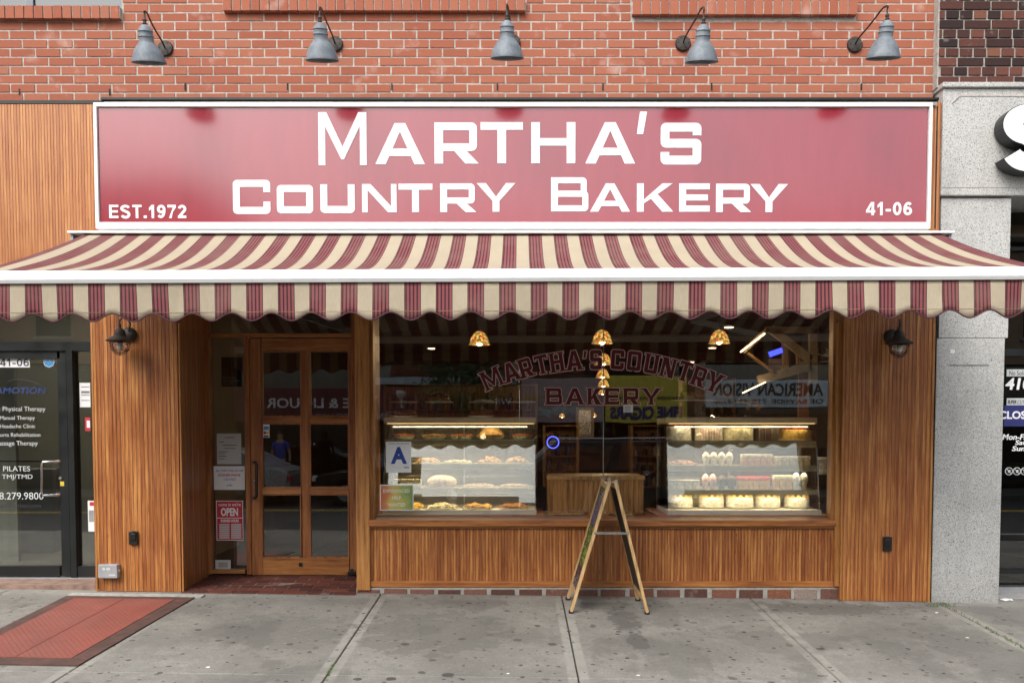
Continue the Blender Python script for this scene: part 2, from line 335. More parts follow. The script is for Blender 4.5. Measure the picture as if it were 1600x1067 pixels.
# ------------------------------------------------------------------ mesh helpers
class MB:
    def __init__(s): s.bm = bmesh.new()
    def poly(s, pts):
        vs = [s.bm.verts.new(p) for p in pts]
        try: return s.bm.faces.new(vs)
        except ValueError: return None
    def box(s, x0, x1, y0, y1, z0, z1, bev=0.0):
        x0, x1 = sorted((x0, x1)); y0, y1 = sorted((y0, y1)); z0, z1 = sorted((z0, z1))
        q = bmesh.ops.create_cube(s.bm, size=1.0)['verts']
        for v in q:
            v.co = Vector(((x0+x1)/2 + v.co.x*(x1-x0), (y0+y1)/2 + v.co.y*(y1-y0), (z0+z1)/2 + v.co.z*(z1-z0)))
        if bev:
            es = list({e for v in q for e in v.link_edges})
            bmesh.ops.bevel(s.bm, geom=es, offset=bev, segments=2, affect='EDGES', profile=.6)
        return s
    def hexa(s, a, b):
        """a,b: four points each (loops) joined into a solid"""
        va = [s.bm.verts.new(p) for p in a]; vb = [s.bm.verts.new(p) for p in b]
        n = len(va)
        s.bm.faces.new(va); s.bm.faces.new(vb[::-1])
        for i in range(n): s.bm.faces.new((va[i], vb[i], vb[(i+1) % n], va[(i+1) % n]))
        return s
    def bar(s, p, q, wx, wy, up=(0,0,1)):
        p = Vector(p); q = Vector(q); d = (q-p).normalized(); u = Vector(up)
        if abs(d.dot(u)) > .98: u = Vector((0,1,0))
        a = d.cross(u).normalized(); b = a.cross(d).normalized()
        def ring(c): return [c + a*sx*wx/2 + b*sy*wy/2 for sx, sy in ((-1,-1),(1,-1),(1,1),(-1,1))]
        return s.hexa(ring(p), ring(q))
    def tube(s, pts, r, n=10, caps=True, closed=False):
        pts = [Vector(p) for p in pts]; rs = r if isinstance(r, (list, tuple)) else [r]*len(pts)
        rings = []; prev = None
        for i, p in enumerate(pts):
            if closed: d = (pts[(i+1) % len(pts)] - pts[i-1]).normalized()
            else: d = (pts[min(i+1, len(pts)-1)] - pts[max(i-1, 0)]).normalized()
            if prev is None:
                u = Vector((0,0,1)) if abs(d.z) < .9 else Vector((1,0,0))
                a = d.cross(u).normalized()
            else:
                a = (prev - d*prev.dot(d)).normalized()
            prev = a; b = d.cross(a)
            rings.append([s.bm.verts.new(p + (a*math.cos(k*2*math.pi/n) + b*math.sin(k*2*math.pi/n))*rs[i]) for k in range(n)])
        m = len(rings)
        for i in range(m if closed else m-1):
            A, B = rings[i], rings[(i+1) % m]
            for k in range(n): s.bm.faces.new((A[k], A[(k+1) % n], B[(k+1) % n], B[k]))
        if caps and not closed: s.bm.faces.new(rings[0][::-1]); s.bm.faces.new(rings[-1])
        return s
    def lathe(s, prof, c, n=28, axis='z', wob=0.0, caps=True):
        c = Vector(c); rings = []
        for r, h in prof:
            ring = []
            for k in range(n):
                a = 2*math.pi*k/n; rr = max(r, .0003)*(1 + (random.uniform(-wob, wob) if wob else 0))
                if axis == 'z': p = Vector((rr*math.cos(a), rr*math.sin(a), h))
                else: p = Vector((rr*math.cos(a), -h, rr*math.sin(a)))
                ring.append(s.bm.verts.new(c + p))
            rings.append(ring)
        for A, B in zip(rings, rings[1:]):
            for k in range(n): s.bm.faces.new((A[k], A[(k+1) % n], B[(k+1) % n], B[k]))
        if caps: s.bm.faces.new(rings[0][::-1]); s.bm.faces.new(rings[-1])
        return s
    def ball(s, c, r, sx=1, sy=1, sz=1, sub=2, wob=0.0):
        q = bmesh.ops.create_icosphere(s.bm, subdivisions=sub, radius=r)['verts']
        for v in q:
            k = 1 + random.uniform(-wob, wob); v.co = Vector((v.co.x*sx*k, v.co.y*sy*k, v.co.z*sz*k)) + Vector(c)
        return s
def wloc(o):
    v = Vector((0,0,0))
    while o is not None: v += o.location; o = o.parent
    return v
def tag(o, label=None, cat=None, group=None, kind=None):
    if label: o['label'] = label
    if cat: o['category'] = cat
    if group: o['group'] = group
    if kind: o['kind'] = kind
    return o
def obj(name, mb, mat, parent=None, loc=None, smooth=False, label=None):
    bm = mb.bm
    bmesh.ops.recalc_face_normals(bm, faces=bm.faces[:])
    me = bpy.data.meshes.new(name)
    if parent is not None: off = wloc(parent)
    elif loc is not None: off = Vector(loc)
    else:
        xs = [v.co for v in bm.verts]
        off = Vector(((min(v.x for v in xs)+max(v.x for v in xs))/2, (min(v.y for v in xs)+max(v.y for v in xs))/2, min(v.z for v in xs)))
    for v in bm.verts: v.co -= off
    bm.to_mesh(me); bm.free()
    me.materials.append(M[mat] if isinstance(mat, str) else mat)
    o = bpy.data.objects.new(name, me); C.objects.link(o)
    if parent is not None: o.parent = parent
    else: o.location = off
    if smooth:
        me.shade_smooth()
        try: me.set_sharp_from_angle(angle=R(38))
        except Exception: pass
    if label: o['label'] = label
    return o
def thing(name, loc, label, cat, group=None):
    o = bpy.data.objects.new(name, None); C.objects.link(o); o.location = loc; o.empty_display_size = .1
    return tag(o, label, cat, group)
def pbox(mb, x0, y0, x1, y1, Yf, Yb, bev=0.0):
    """box whose front face covers the photo rectangle on plane Yf"""
    a = W(x0, y0, Yf); b = W(x1, y1, Yf); q = W(x0, y1, Yf)
    xm0 = (a.x + q.x)/2; xm1 = (b.x + W(x1, y0, Yf).x)/2
    mb.box(xm0, xm1, Yf, Yb, b.z, a.z, bev); return mb
def children(o): return [c for c in bpy.data.objects if c.parent == o]
def copy_tree(o, parent=None):
    c = o.copy(); C.objects.link(c)
    if parent is not None: c.parent = parent
    for ch in children(o): copy_tree(ch, c)
    return c

# ------------------------------------------------------------------ lettering
def text_polys(s, bold=0.0):
    cu = bpy.data.curves.new('t', 'FONT'); cu.body = s; cu.size = 1; cu.offset = bold; cu.resolution_u = 3
    o = bpy.data.objects.new('t', cu); C.objects.link(o)
    dg = bpy.context.evaluated_depsgraph_get(); me = bpy.data.meshes.new_from_object(o.evaluated_get(dg))
    C.objects.unlink(o); bpy.data.objects.remove(o); bpy.data.curves.remove(cu)
    return me
def text(name, s, box, Y, mat, parent, bold=0.0, shear=0.0, mirror=False, thick=.0015, face=-1, world=False, cap=None):
    """box=(x0,y0,x1,y1) photo pixels on plane Y (x0 or x1 may be None); world=True: box is x0,ztop,x1,zbot in metres"""
    me = text_polys(s, bold); vs = [v.co.copy() for v in me.vertices]
    if not vs: return None
    x0, x1 = min(v.x for v in vs), max(v.x for v in vs); y0, y1 = min(v.y for v in vs), max(v.y for v in vs)
    if cap: y0, y1 = 0.0, .70
    bx0, by0, bx1, by1 = box
    if world: top, bot = by0, by1; L, Rr = bx0, bx1
    else:
        ref = bx0 if bx0 is not None else bx1
        top, bot = W(ref, by0, Y).z, W(ref, by1, Y).z
        ym = (by0+by1)/2
        L = W(bx0, ym, Y).x if bx0 is not None else None; Rr = W(bx1, ym, Y).x if bx1 is not None else None
    sc = (top-bot)/max(y1-y0, 1e-4); natural = (x1-x0)*sc
    if L is None: L = Rr - natural
    if Rr is None: Rr = L + natural
    mb = MB(); vmap = []
    for layer in (0, 1):
        row = []
        for v in vs:
            u = (v.x-x0)/(x1-x0); h = (v.y-y0)*sc
            if mirror: u = 1-u
            X = L + u*(Rr-L) + shear*(h)
            row.append(mb.bm.verts.new((X, Y + face*(thick if layer == 0 else 0), bot + h)))
        vmap.append(row)
    for p in me.polygons:
        idx = list(p.vertices)
        try: mb.bm.faces.new([vmap[0][i] for i in idx])
        except ValueError: pass
    from collections import Counter
    ec = Counter(); 
    for p in me.polygons:
        for e in p.edge_keys: ec[e] += 1
    for (a, b), n in ec.items():
        if n == 1:
            try: mb.bm.faces.new((vmap[0][a], vmap[0][b], vmap[1][b], vmap[1][a]))
            except ValueError: pass
    bpy.data.meshes.remove(me)
    return obj(name, mb, mat, parent)

def stroke(pts, t, rounds=None, r=0.0):
    """outline polygon of an open stroke; outer side of 90 degree corners listed in rounds is rounded"""
    pts = [Vector((p[0], p[1])) for p in pts]; n = len(pts); L = []; Rt = []
    def perp(d): return Vector((-d.y, d.x))
    for i, p in enumerate(pts):
        if i == 0 or i == n-1:
            d = (pts[1]-pts[0] if i == 0 else pts[-1]-pts[-2]).normalized(); q = perp(d)*t/2
            L.append([p+q]); Rt.append([p-q]); continue
        d0 = (p-pts[i-1]).normalized(); d1 = (pts[i+1]-p).normalized()
        m = (perp(d0)+perp(d1)).normalized(); k = t/2/max(.3, m.dot(perp(d0)))
        lp, rp = p+m*k, p-m*k
        turn = d0.x*d1.y-d0.y*d1.x
        def arc(c):
            if not (rounds is None or i in rounds) or r <= 0 or abs(turn) < .9: return [c]
            a, b = c-d0*r, c+d1*r; cen = a+d1*r; out = []
            for j in range(6):
                th = j/5*math.pi/2; out.append(cen - d1*r*math.cos(th) + d0*r*math.sin(th))
            return out
        if turn > 0: L.append([lp]); Rt.append(arc(rp))
        else: L.append(arc(lp)); Rt.append([rp])
    a = [q for g in L for q in g]; b = [q for g in Rt for q in g]
    return [(q.x, q.y) for q in a + b[::-1]]
def glyph(ch, w, h, t, serif=False):
    k = t/2; P = []; r = t*.62
    def rect(x0, y0, x1, y1): P.append([(x0,y0),(x1,y0),(x1,y1),(x0,y1)])
    th = t*.86
    if ch == 'O': P.append(stroke([(w/2-.001,k),(w-k,k),(w-k,h-k),(k,h-k),(k,k),(w/2,k)], t, None, r))
    elif ch == 'C': P.append(stroke([(w-k,h*.64),(w-k,h-k),(k,h-k),(k,k),(w-k,k),(w-k,h*.36)], t, None, r))
    elif ch == 'S': P.append(stroke([(w-k,h*.70),(w-k,h-k),(k,h-k),(k,h*.51),(w-k,h*.51),(w-k,k),(k,k),(k,h*.30)], t, None, r))
    elif ch == 'U': P.append(stroke([(k,h),(k,k),(w-k,k),(w-k,h)], t, None, r))
    elif ch == 'R':
        P.append(stroke([(t*.9,h-th/2),(w-k*1.3,h-th/2),(w-k*1.3,h*.40),(t*.9,h*.40)], th, (1,2), r))
        rect(0, 0, t, h)
        P.append([(w*.40,h*.36),(w*.62,h*.42),(w,0),(w-t*1.55,0)])
    elif ch == 'B':
        rect(0, 0, t, h)
        P.append(stroke([(t*.9,h-th/2),(w-k*1.5,h-th/2),(w-k*1.5,h*.52),(t*.9,h*.52)], th, (1,2), r))
        P.append(stroke([(t*.9,h*.515),(w-k,h*.515),(w-k,th/2),(t*.9,th/2)], th, (1,2), r))
    elif ch == 'P':
        rect(0, 0, t, h); P.append(stroke([(t*.9,h-th/2),(w-k,h-th/2),(w-k,h*.42),(t*.9,h*.42)], th, (1,2), r))
    elif ch == 'E':
        rect(0, 0, t, h); rect(t*.9, h-th, w, h); rect(t*.9, h*.5-th/2, w*.94, h*.5+th/2); rect(t*.9, 0, w, th)
    elif ch == 'T': rect(0, h-th, w, h); rect(w/2-k, 0, w/2+k, h-th*.5)
    elif ch == 'H': rect(0, 0, t, h); rect(w-t, 0, w, h); rect(t*.9, h*.5-th/2+.02*h, w-t*.9, h*.5+th/2+.02*h)
    elif ch == 'N': rect(0, 0, t*.8, h); rect(w-t*.8, 0, w, h); P.append([(0,h),(t*1.25,h),(w,0),(w-t*1.25,0)])
    elif ch == 'M':
        q = t*.78; rect(0, 0, q, h); rect(w-q, 0, w, h)
        P.append([(0,h),(q*1.2,h),(w/2+q*.1,h*.32),(w/2,h*.11),(w/2-q*.2,h*.11)])
        P.append([(w,h),(w-q*1.2,h),(w/2-q*.1,h*.32),(w/2,h*.11),(w/2+q*.2,h*.11)])
    elif ch == 'A':
        P.append([(0,0),(w*.5-t*.62,h),(w*.5+t*.62,h),(w,0),(w-t*1.2,0),(w*.5,h*.80),(t*1.2,0)])
        P.append([(w*.22,h*.20),(w*.78,h*.20),(w*.70,h*.38),(w*.30,h*.38)])
    elif ch == 'K':
        rect(0, 0, t, h); P.append([(t*.9,h*.40),(w-t*1.6,h),(w-t*.1,h),(t*1.2+w*.14,h*.44),(t*.9,h*.28)])
        P.append([(w*.36,h*.50),(w*.54,h*.66),(w,0),(w-t*1.6,0)])
    elif ch == 'Y': P.append([(0,h),(t*1.35,h),(w/2,h*.52),(w-t*1.35,h),(w,h),(w/2+k,h*.38),(w/2+k,0),(w/2-k,0),(w/2-k,h*.38)])
    elif ch == "'": P.append([(0,0),(w*.62,0),(w,h),(w*.30,h)])
    if serif:
        sh = h*.07; e = t*.42
        feet = {'M':[(0,0),(w-t*.8,0),(0,1),(w-t*.8,1)], 'A':[(0,0),(w-t,0)], 'R':[(0,0),(w-t*1.0,0),(0,1)], 'T':[(w/2-k,0)], 'H':[(0,0),(w-t,0),(0,1),(w-t,1)],
                'U':[(0,1),(w-t,1)], 'N':[(0,0),(0,1),(w-t*.9,1)], 'Y':[(w/2-k,0),(0,1),(w-t,1)], 'B':[(0,0),(0,1)], 'K':[(0,0),(0,1),(w-t,0),(w-t,1)], 'E':[(0,0),(0,1)]}.get(ch, [])
        for x, top in feet:
            z = h-sh if top else 0; rect(x-e, z, x+t+e, z+sh)
        if ch in 'TE': 
            rect(w-sh, h-h*.26, w, h)
            if ch == 'T': rect(0, h-h*.26, sh, h)
            else: rect(w-sh, 0, w, h*.26)
    return P
def arcp(cx, cy, rx, ry, a0, a1, n=14): return [(cx+rx*math.cos(R(a0+(a1-a0)*i/n)), cy+ry*math.sin(R(a0+(a1-a0)*i/n))) for i in range(n+1)]
def sans(ch, w, h, t):
    k = t/2
    def rc(x0, y0, x1, y1): return [(x0,y0),(x1,y0),(x1,y1),(x0,y1)]
    if ch == '0': return [stroke(arcp(w/2, h/2, w/2-k, h/2-k, 90, 450, 30), t)]
    if ch in '69':
        P = [stroke(arcp(w/2, h*.32, w/2-k, h*.32-k, 0, 360, 24), t), stroke(arcp(w*.56, h*.45, w*.56-k, h*.55-k, 195, 50, 14), t)]
        if ch == '9': P = [[(w-x, h-y) for x, y in p] for p in P]
        return P
    if ch == '1': return [rc(w*.45, 0, w*.45+t, h), [(w*.45+t*.1,h),(w*.45+t*.1,h-t*1.5),(w*.05,h-t*2.3),(w*.05,h-t*1.2)]]
    if ch == '2': return [stroke(arcp(w*.5, h*.70, w*.5-k, h*.30-k, 170, -35, 14)+[(t*.75, t*.8)], t), rc(0, 0, w, t*.95)]
    if ch == '7': return [rc(0, h-t, w, h), [(w,h-t),(w-t*1.1,h-t),(w*.18,0),(w*.18+t*1.05,0),(w*.62,h*.45)]]
    if ch == '4': return [rc(w*.60, 0, w*.60+t, h), rc(0, h*.2, w, h*.2+t*.9), [(w*.60+t*.4,h),(w*.60-t*.2,h),(0,h*.2+t*.85),(t*1.1,h*.2+t*.85)]]
    if ch == 'S': return [stroke(arcp(w*.5, h*.73, w*.5-k, h*.27-k, 20, 250, 14)+arcp(w*.5, h*.27, w*.5-k, h*.27-k*.6, 75, -160, 14), t)]
    if ch == '-': return [rc(0, h*.28, w, h*.28+t)]
    if ch == '.': return [rc(0, 0, w, t)]
    return glyph(ch, w, h, t)
def sans_line(mb, txt, box, Y, widths, gap=.14, tk=.19):
    a = W(box[0], box[3], Y); b = W(box[2], box[1], Y); H = b.z-a.z; tot = sum(widths[c] for c in txt)+gap*(len(txt)-1); sc = (b.x-a.x)/(tot*H); x = a.x
    for c in txt:
        w_ = widths[c]*H*sc; put_polys(mb, sans(c, w_, H, H*tk), (x, a.z), Y, 0, .003, .0005); x += w_+gap*H*sc
def poly_offset(pts, d):
    n = len(pts); A = sum(pts[i][0]*pts[(i+1) % n][1]-pts[(i+1) % n][0]*pts[i][1] for i in range(n))
    sg = 1 if A > 0 else -1; out = []
    for i in range(n):
        p0, p, p1 = Vector(pts[i-1]), Vector(pts[i]), Vector(pts[(i+1) % n])
        if (p-p0).length < 1e-7 or (p1-p).length < 1e-7: out.append(pts[i]); continue
        a = (p-p0).normalized(); b = (p1-p).normalized()
        na = Vector((a.y, -a.x))*sg; nb = Vector((b.y, -b.x))*sg; m = na+nb
        m = na if m.length < 1e-5 else m.normalized(); k = d/max(.45, m.dot(na)); q = p+m*k; out.append((q.x, q.y))
    return out
def put_polys(mb, polys, origin, Y, rot=0.0, depth=.002, step=.0003, base=0):
    clean = []
    for pg in polys:
        c = []
        for p in pg:
            if not c or (Vector(p)-Vector(c[-1])).length > 1e-5: c.append(p)
        clean.append(c)
    polys = clean
    ox, oz = origin; cs, sn = math.cos(rot), math.sin(rot)
    for i, pg in enumerate(polys):
        yf = Y - depth - step*(i+base)
        pts = [(ox + x*cs - z*sn, oz + x*sn + z*cs) for x, z in pg]
        va = [mb.bm.verts.new((x, yf, z)) for x, z in pts]; vb = [mb.bm.verts.new((x, Y, z)) for x, z in pts]
        n = len(va)
        for k in range(n): mb.bm.faces.new((va[k], vb[k], vb[(k+1) % n], va[(k+1) % n]))
        for tri in tessellate_polygon([[Vector((x, 0, z)) for x, z in pts]]):
            try: mb.bm.faces.new([va[q] for q in tri])
            except ValueError: pass

# ================================================================== GROUND
jx = [G(547,1000).x, G(892,1000).x, G(1244,1000).x, G(1540,980).x]
jx = [jx[0]-3.0, jx[0]-1.5] + jx + [jx[3]+1.5, jx[3]+3.0]
concrete('pavement', (.258,.247,.220), jx)
concrete('far_pavement', (.14,.135,.125))
mb = MB(); xs = [-14.0, -9.5] + [jx[0]-1.5] + jx + [jx[-1]+1.5, 14.0]; yc = G(812,1058).y; ys = [1.4, yc, yc-1.75, yc-3.5, -6.2]
def slab(mb, x0, x1, y0, y1):
    c = .005
    def q(x, y, z): return (x, y, (GX*x + GY*y) + z)
    top = [q(x0+c,y0+c,0), q(x1-c,y0+c,0), q(x1-c,y1-c,0), q(x0+c,y1-c,0)]
    mid = [q(x0,y0,-c), q(x1,y0,-c), q(x1,y1,-c), q(x0,y1,-c)]
    low = [q(x0,y0,-.1), q(x1,y0,-.1), q(x1,y1,-.1), q(x0,y1,-.1)]
    T, Mi, L = [[mb.bm.verts.new(p) for p in r] for r in (top, mid, low)]
    mb.bm.faces.new(T)
    for A, B in ((T, Mi), (Mi, L)):
        for k in range(4): mb.bm.faces.new((A[k], B[k], B[(k+1) % 4], A[(k+1) % 4]))
for i in range(len(xs)-1):
    yy = [0.16] + ys[1:]
    for j in range(len(yy)-1):
        slab(mb, xs[i]+.0045, xs[i+1]-.0045, yy[j+1]+.004, yy[j]-.004)
tag(obj('sidewalk', mb, 'pavement'), kind='structure')
mb = MB(); mb.poly([(-30,-6.2,GX*-30+GY*-6.2-.03), (30,-6.2,GX*30+GY*-6.2-.03), (30,0,GX*30-.03), (-30,0,GX*-30-.03)]); mb.poly([(-30,0,GX*-30-.03), (30,0,GX*30-.03), (30,20,-.42), (-30,20,.34-.2)]); simple('joint_dirt', (.05,.047,.04), .95, var=.4, scale=20)
tag(obj('ground', mb, 'joint_dirt'), kind='structure')
zr = GY*-6.2 - .16
mb = MB(); mb.box(-60, 60, -6.36, -6.2, zr-.3, zr+.155, .01); tag(obj('kerb', mb, 'curb_stone'), kind='structure')
mb = MB(); mb.poly([(-60,-6.2,zr), (60,-6.2,zr), (60,-15.5,zr), (-60,-15.5,zr)]); tag(obj('road', mb, 'asphalt'), kind='structure')
mb = MB()
for y in (-12.2, -12.45): mb.box(-60, 60, y-.05, y+.05, zr-.01, zr+.004)
tag(obj('road_marking', mb, 'yellow_paint'), kind='structure')
mb = MB(); mb.box(-60, 60, -15.5, -60, zr-.3, zr+.14); tag(obj('far_sidewalk', mb, 'far_pavement'), kind='structure')

# ================================================================== BAKERY BUILDING
bk = thing('brick_building', (0, 0.2, 0), 'red brick building with wood clad bakery front under a long red sign', 'building')
YB = .10
def bricks(mb, x0, x1, z0, z1, Yf, cw=.2027, ch=.0695, m=.0108, skip=(), depth=.06, seed=1, flem=False, z_align=None):
    rnd = random.Random(seed); row = 0; z = z0
    while z < z1-.01:
        zt = min(z+ch-m, z1)
        if flem and row % 2: pat = [cw*.5+.002]
        else: pat = [cw]
        x = x0 - (rnd.uniform(0, cw*.45) if flem else (cw*.5 if row % 2 else 0)) + (rnd.uniform(-.004,.004))
        k = 0
        while x < x1:
            L = pat[k % len(pat)]; k += 1
            a, b = max(x, x0), min(x+L-m, x1)
            x += L
            if b-a < .02: continue
            segs = [(a, b)]
            for (sx0, sx1, sz0, sz1) in skip:
                if zt > sz0+.02 and z < sz1-.02:
                    ns = []
                    for (p, q) in segs:
                        if q <= sx0 or p >= sx1: ns.append((p, q)); continue
                        if p < sx0-.02: ns.append((p, sx0-.008))
                        if q > sx1+.02: ns.append((sx1+.008, q))
                    segs = ns
            for (p, q) in segs:
                j = rnd.uniform(-.0025, .0025)
                mb.box(p+rnd.uniform(0,.002), q-rnd.uniform(0,.002), Yf+j, Yf+depth, z+rnd.uniform(-.001,.001), zt+rnd.uniform(-.001,.001), .0025)
        z += ch; row += 1
# windows of the upper floor
wins = [(-120, 190, 14, 34, 8), (350, 821, 2, 22, 2), (987, 1337, 5, 28, 5)]
skips = []; wspec = []
for (a, b, s0, s1, fr) in wins:
    l, r_ = W(a, s0, YB).x, W(b, s0, YB).x; zt, zb = W(a, s0, YB).z, W(a, s1, YB).z
    skips.append((l, r_, zb, zt + 1.6)); wspec.append((l, r_, zb, zt))
zw0 = W(800,158,YB).z; xw0, xw1 = W(-480,100,YB).x, W(1459,100,YB).x
mb = MB(); ztop = 5.55
for k, (a, b) in enumerate(((xw0, xw1),)):
    bricks(mb, a, b, zw0, ztop, YB, skip=skips, seed=3)
obj('brick_wall', mb, 'red_brick', bk)
mb = MB()   # mortar bed, cut round the windows
edges = sorted(wspec); x = xw0
for (l, r_, zb, zt) in edges:
    if l > x: mb.box(x, l, YB+.004, YB+.25, zw0-.1, ztop)
    mb.box(max(l, xw0), r_, YB+.004, YB+.25, zw0-.1, zb+.005)
    mb.box(max(l, xw0), r_, YB+.004, YB+.25, zt+1.55, ztop); x = r_
mb.box(x, xw1, YB+.004, YB+.25, zw0-.1, ztop)
obj('mortar_bed', mb, 'mortar', bk)
mb = MB(); mb.box(xw0, xw1, YB+.02, YB+8, ztop, ztop+.3); mb.box(xw0, xw1, YB+.0, YB+.25, ztop+.3, 8.2); obj('upper_wall', mb, 'mortar', bk)
for (l, r_, zb, zt) in wspec:
    wf = MB(); y0 = YB+.09
    wf.box(l, r_, y0, y0+.08, zt+.005, zt+.055); wf.box(l, l+.06, y0, y0+.08, zt+.055, zt+1.55); wf.box(r_-.06, r_, y0, y0+.08, zt+.055, zt+1.55); wf.box((l+r_)/2-.03, (l+r_)/2+.03, y0+.01, y0+.07, zt+.055, zt+1.55)
    wo = obj('window', wf, 'window_frame_grey', bk)
    pn = MB(); pn.box(l+.05, r_-.05, y0+.03, y0+.04, zt+.05, zt+1.5); obj('pane', pn, 'upper_glass', wo)
    bh = MB(); bh.box(l+.05, r_-.05, y0+.10, y0+.12, zt+.01, zt+1.5); obj('blind', bh, 'grey_metal', wo)
    sl = MB(); n = int((r_-l)/.0733)
    for k in range(n):
        a = l + (r_-l)*k/n; jj = random.uniform(-.003,.003)
        sl.box(a+.005, a+(r_-l)/n-.005, YB-.045+jj, y0, zb+.004, zt+.003, .003)
    so = obj('sill', sl, 'red_brick', wo)
    sm = MB(); sm.box(l, r_, YB-.035, y0-.002, zb+.012, zt-.004); obj('sill_mortar', sm, 'mortar', wo)
# dark drip strip at foot of brickwork, weep slots
mb = MB(); pbox(mb, -480, 157, 160, 162, YB-.045, YB+.05); pbox(mb, 157, 152.5, 1468, 156, YB-.06, YB+.05); obj('drip_flashing', mb, 'black_metal', bk)
for px in (30, 171, 289, 449, 612, 777, 942, 1112, 1346):
    mb = MB(); pbox(mb, px-1, 131 if px > 200 else 139, px+1.2, 141 if px > 200 else 149, YB-.004, YB+.01)
    obj('weep_hole', mb, 'rubber', bk)
# ---- wood fascia left and right of sign
mb = MB(); a = W(-480,163,.06); b = W(146,163,.06); mb.box(a.x, b.x+.25, .06, .2, 2.36, a.z); obj('wood_fascia', mb, 'siding_upper', bk)
mb = MB(); a = W(1440,160,-.02); b = W(1471,160,-.02); mb.box(a.x, b.x, -.02, .2, 2.3, a.z)
obj('wood_fascia', mb, 'siding_upper', bk)
mb = MB(); pbox(mb, 1462, 166, 1464, 357, -.023, -.0); obj('fascia_groove', mb, 'rubber', bk)
# ---- pillars
gx0_ = W(1461,700,-.004).x
LPx0, LPx1 = W(147,800,0).x, W(281,800,0).x
RPx0, RPx1 = W(1315,800,0).x, W(1456,800,0).x
RC = .62     # recess depth
def pillar(x0, x1, yb, nm='wood_pillar'):
    m = MB(); zt = 2.75
    lo = [(x0,0,gz(x0)+.004), (x1,0,gz(x1)+.004), (x1,yb,gz(x1)+.004), (x0,yb,gz(x0)+.004)]
    m.hexa(lo, [(p[0], p[1], zt) for p in lo]); return obj(nm, m, 'siding', bk)
pillar(LPx0, LPx1, RC+.1); pillar(RPx0, RPx1, .34)
for q in ((146.2,505,148.2,928),(281.5,505,283.5,927),(1454,505,1457.5,941),(1315.5,505,1317.3,936)):
    mb = MB(); pbox(mb, *q, -.004, .02); obj('corner_bead', mb, 'trim_v', bk)
mb = MB(); mb.box(LPx0+.01, RPx1, .02, .5, 2.62, 2.82); obj('lintel', mb, 'door_wood_x', bk)
mb = MB(); mb.box(RPx1+.004, gx0_, -.004, .3, gz(3.3), 2.62); obj('joint_strip', mb, 'rubber', bk)
# ---- recess: sidelight, door frame, transom
YD = RC
fz = W(400,897,YD).z
zt_open = W(400,505,YD).z+.25
rx0 = LPx1; rx1 = W(556,700,.08).x
def vbar(m, px0, px1, py0, py1, Yf, Yb, bev=.003): return pbox(m, px0, py0, px1, py1, Yf, Yb, bev)
fr = MB()
vbar(fr, 320, 328, 470, 897, YD-.02, YD+.1); vbar(fr, 383, 390.5, 526, 897, YD-.02, YD+.1)
vbar(fr, 549, 585, 470, 897, YD-.02, YD+.1)
fo = obj('door_frame', fr, 'door_wood', bk)
m = MB(); vbar(m, 328, 549, 521, 527, YD-.025, YD+.1); obj('transom_rail', m, 'door_wood_x', fo)
m = MB(); vbar(m, 328, 383, 890, 896, YD-.025, YD+.1); obj('sidelight_rail', m, 'door_wood_x', fo)
m = MB(); pbox(m, 328, 527, 383, 891, YD+.04, YD+.05); obj('sidelight_pane', m, 'door_glass', fo)
m = MB(); pbox(m, 328, 440, 549, 521, YD+.04, YD+.05); obj('transom_pane', m, 'door_glass', fo)
# door
dr = MB(); vbar(dr, 391.5, 409, 529, 898, YD, YD+.05); vbar(dr, 545.5, 556, 529, 898, YD, YD+.05); vbar(dr, 471, 483.5, 547, 872, YD+.004, YD+.046)
door = obj('door', dr, 'door_wood', bk)
for y0, y1 in ((651,661),(762,771.5)):
    for x0, x1 in ((409,471),(483.5,545.5)): m = MB(); vbar(m, x0, x1, y0, y1, YD+.002, YD+.048); obj('rail', m, 'door_wood_x', door)
for y0, y1 in ((529,547.5),(871.5,897.5)): m = MB(); vbar(m, 409, 545.5, y0, y1, YD+.002, YD+.048, 0); obj('rail', m, 'door_wood_x', door)
for (y0, y1) in ((547.5,651),(661,762),(771.5,871.5)):
    for (x0, x1) in ((409,471),(483.5,545.5)):
        m = MB(); pbox(m, x0, y0, x1, y1, YD+.02, YD+.026); obj('pane', m, 'door_glass', door)
# dark beads round the panes
m = MB()
for (y0, y1) in ((547.5,651),(661,762),(771.5,871.5)):
    for (x0, x1) in ((409,471),(483.5,545.5)):
        for q in ((x0,y0,x0+2,y1),(x1-2,y0,x1,y1),(x0+2,y0,x1-2,y0+2),(x0+2,y1-2,x1-2,y1)): pbox(m, *q, YD+.006, YD+.03)
obj('glazing_bead', m, 'door_wood', door)
hp = lambda px, py, y: W(px, py, y)
m = MB(); a = hp(404.5,722,YD); b = hp(404.5,777,YD); o_ = .07
xo = -.005
m.tube([a+Vector((-.03,0,0)), a+Vector((-.03,-o_*.7,.0)), a+Vector((-.02,-o_,0)), a+Vector((.0,-o_,-.015)), b+Vector((0,-o_,.015)), b+Vector((-.02,-o_,0)), b+Vector((-.03,-o_*.7,0)), b+Vector((-.03,0,0))], .0125, 10)
obj('handle', m, 'black_metal', door, smooth=True)
m = MB(); a = hp(417,726,YD+.05); b = hp(417,775,YD+.05); m.tube([a, a+Vector((0,.06,0)), b+Vector((0,.06,0)), b], .009, 8); obj('inner_handle', m, 'black_metal', door, smooth=True)
m = MB(); m.lathe([(.013,0),(.013,.008),(.009,.012),(0,.012)], hp(397,751,YD), 18, 'y'); obj('lock', m, 'chrome', door, smooth=True)
m = MB(); pbox(m, 467, 879, 472, 884.5, YD-.008, YD+.002); obj('bottom_bolt', m, 'black_metal', door)
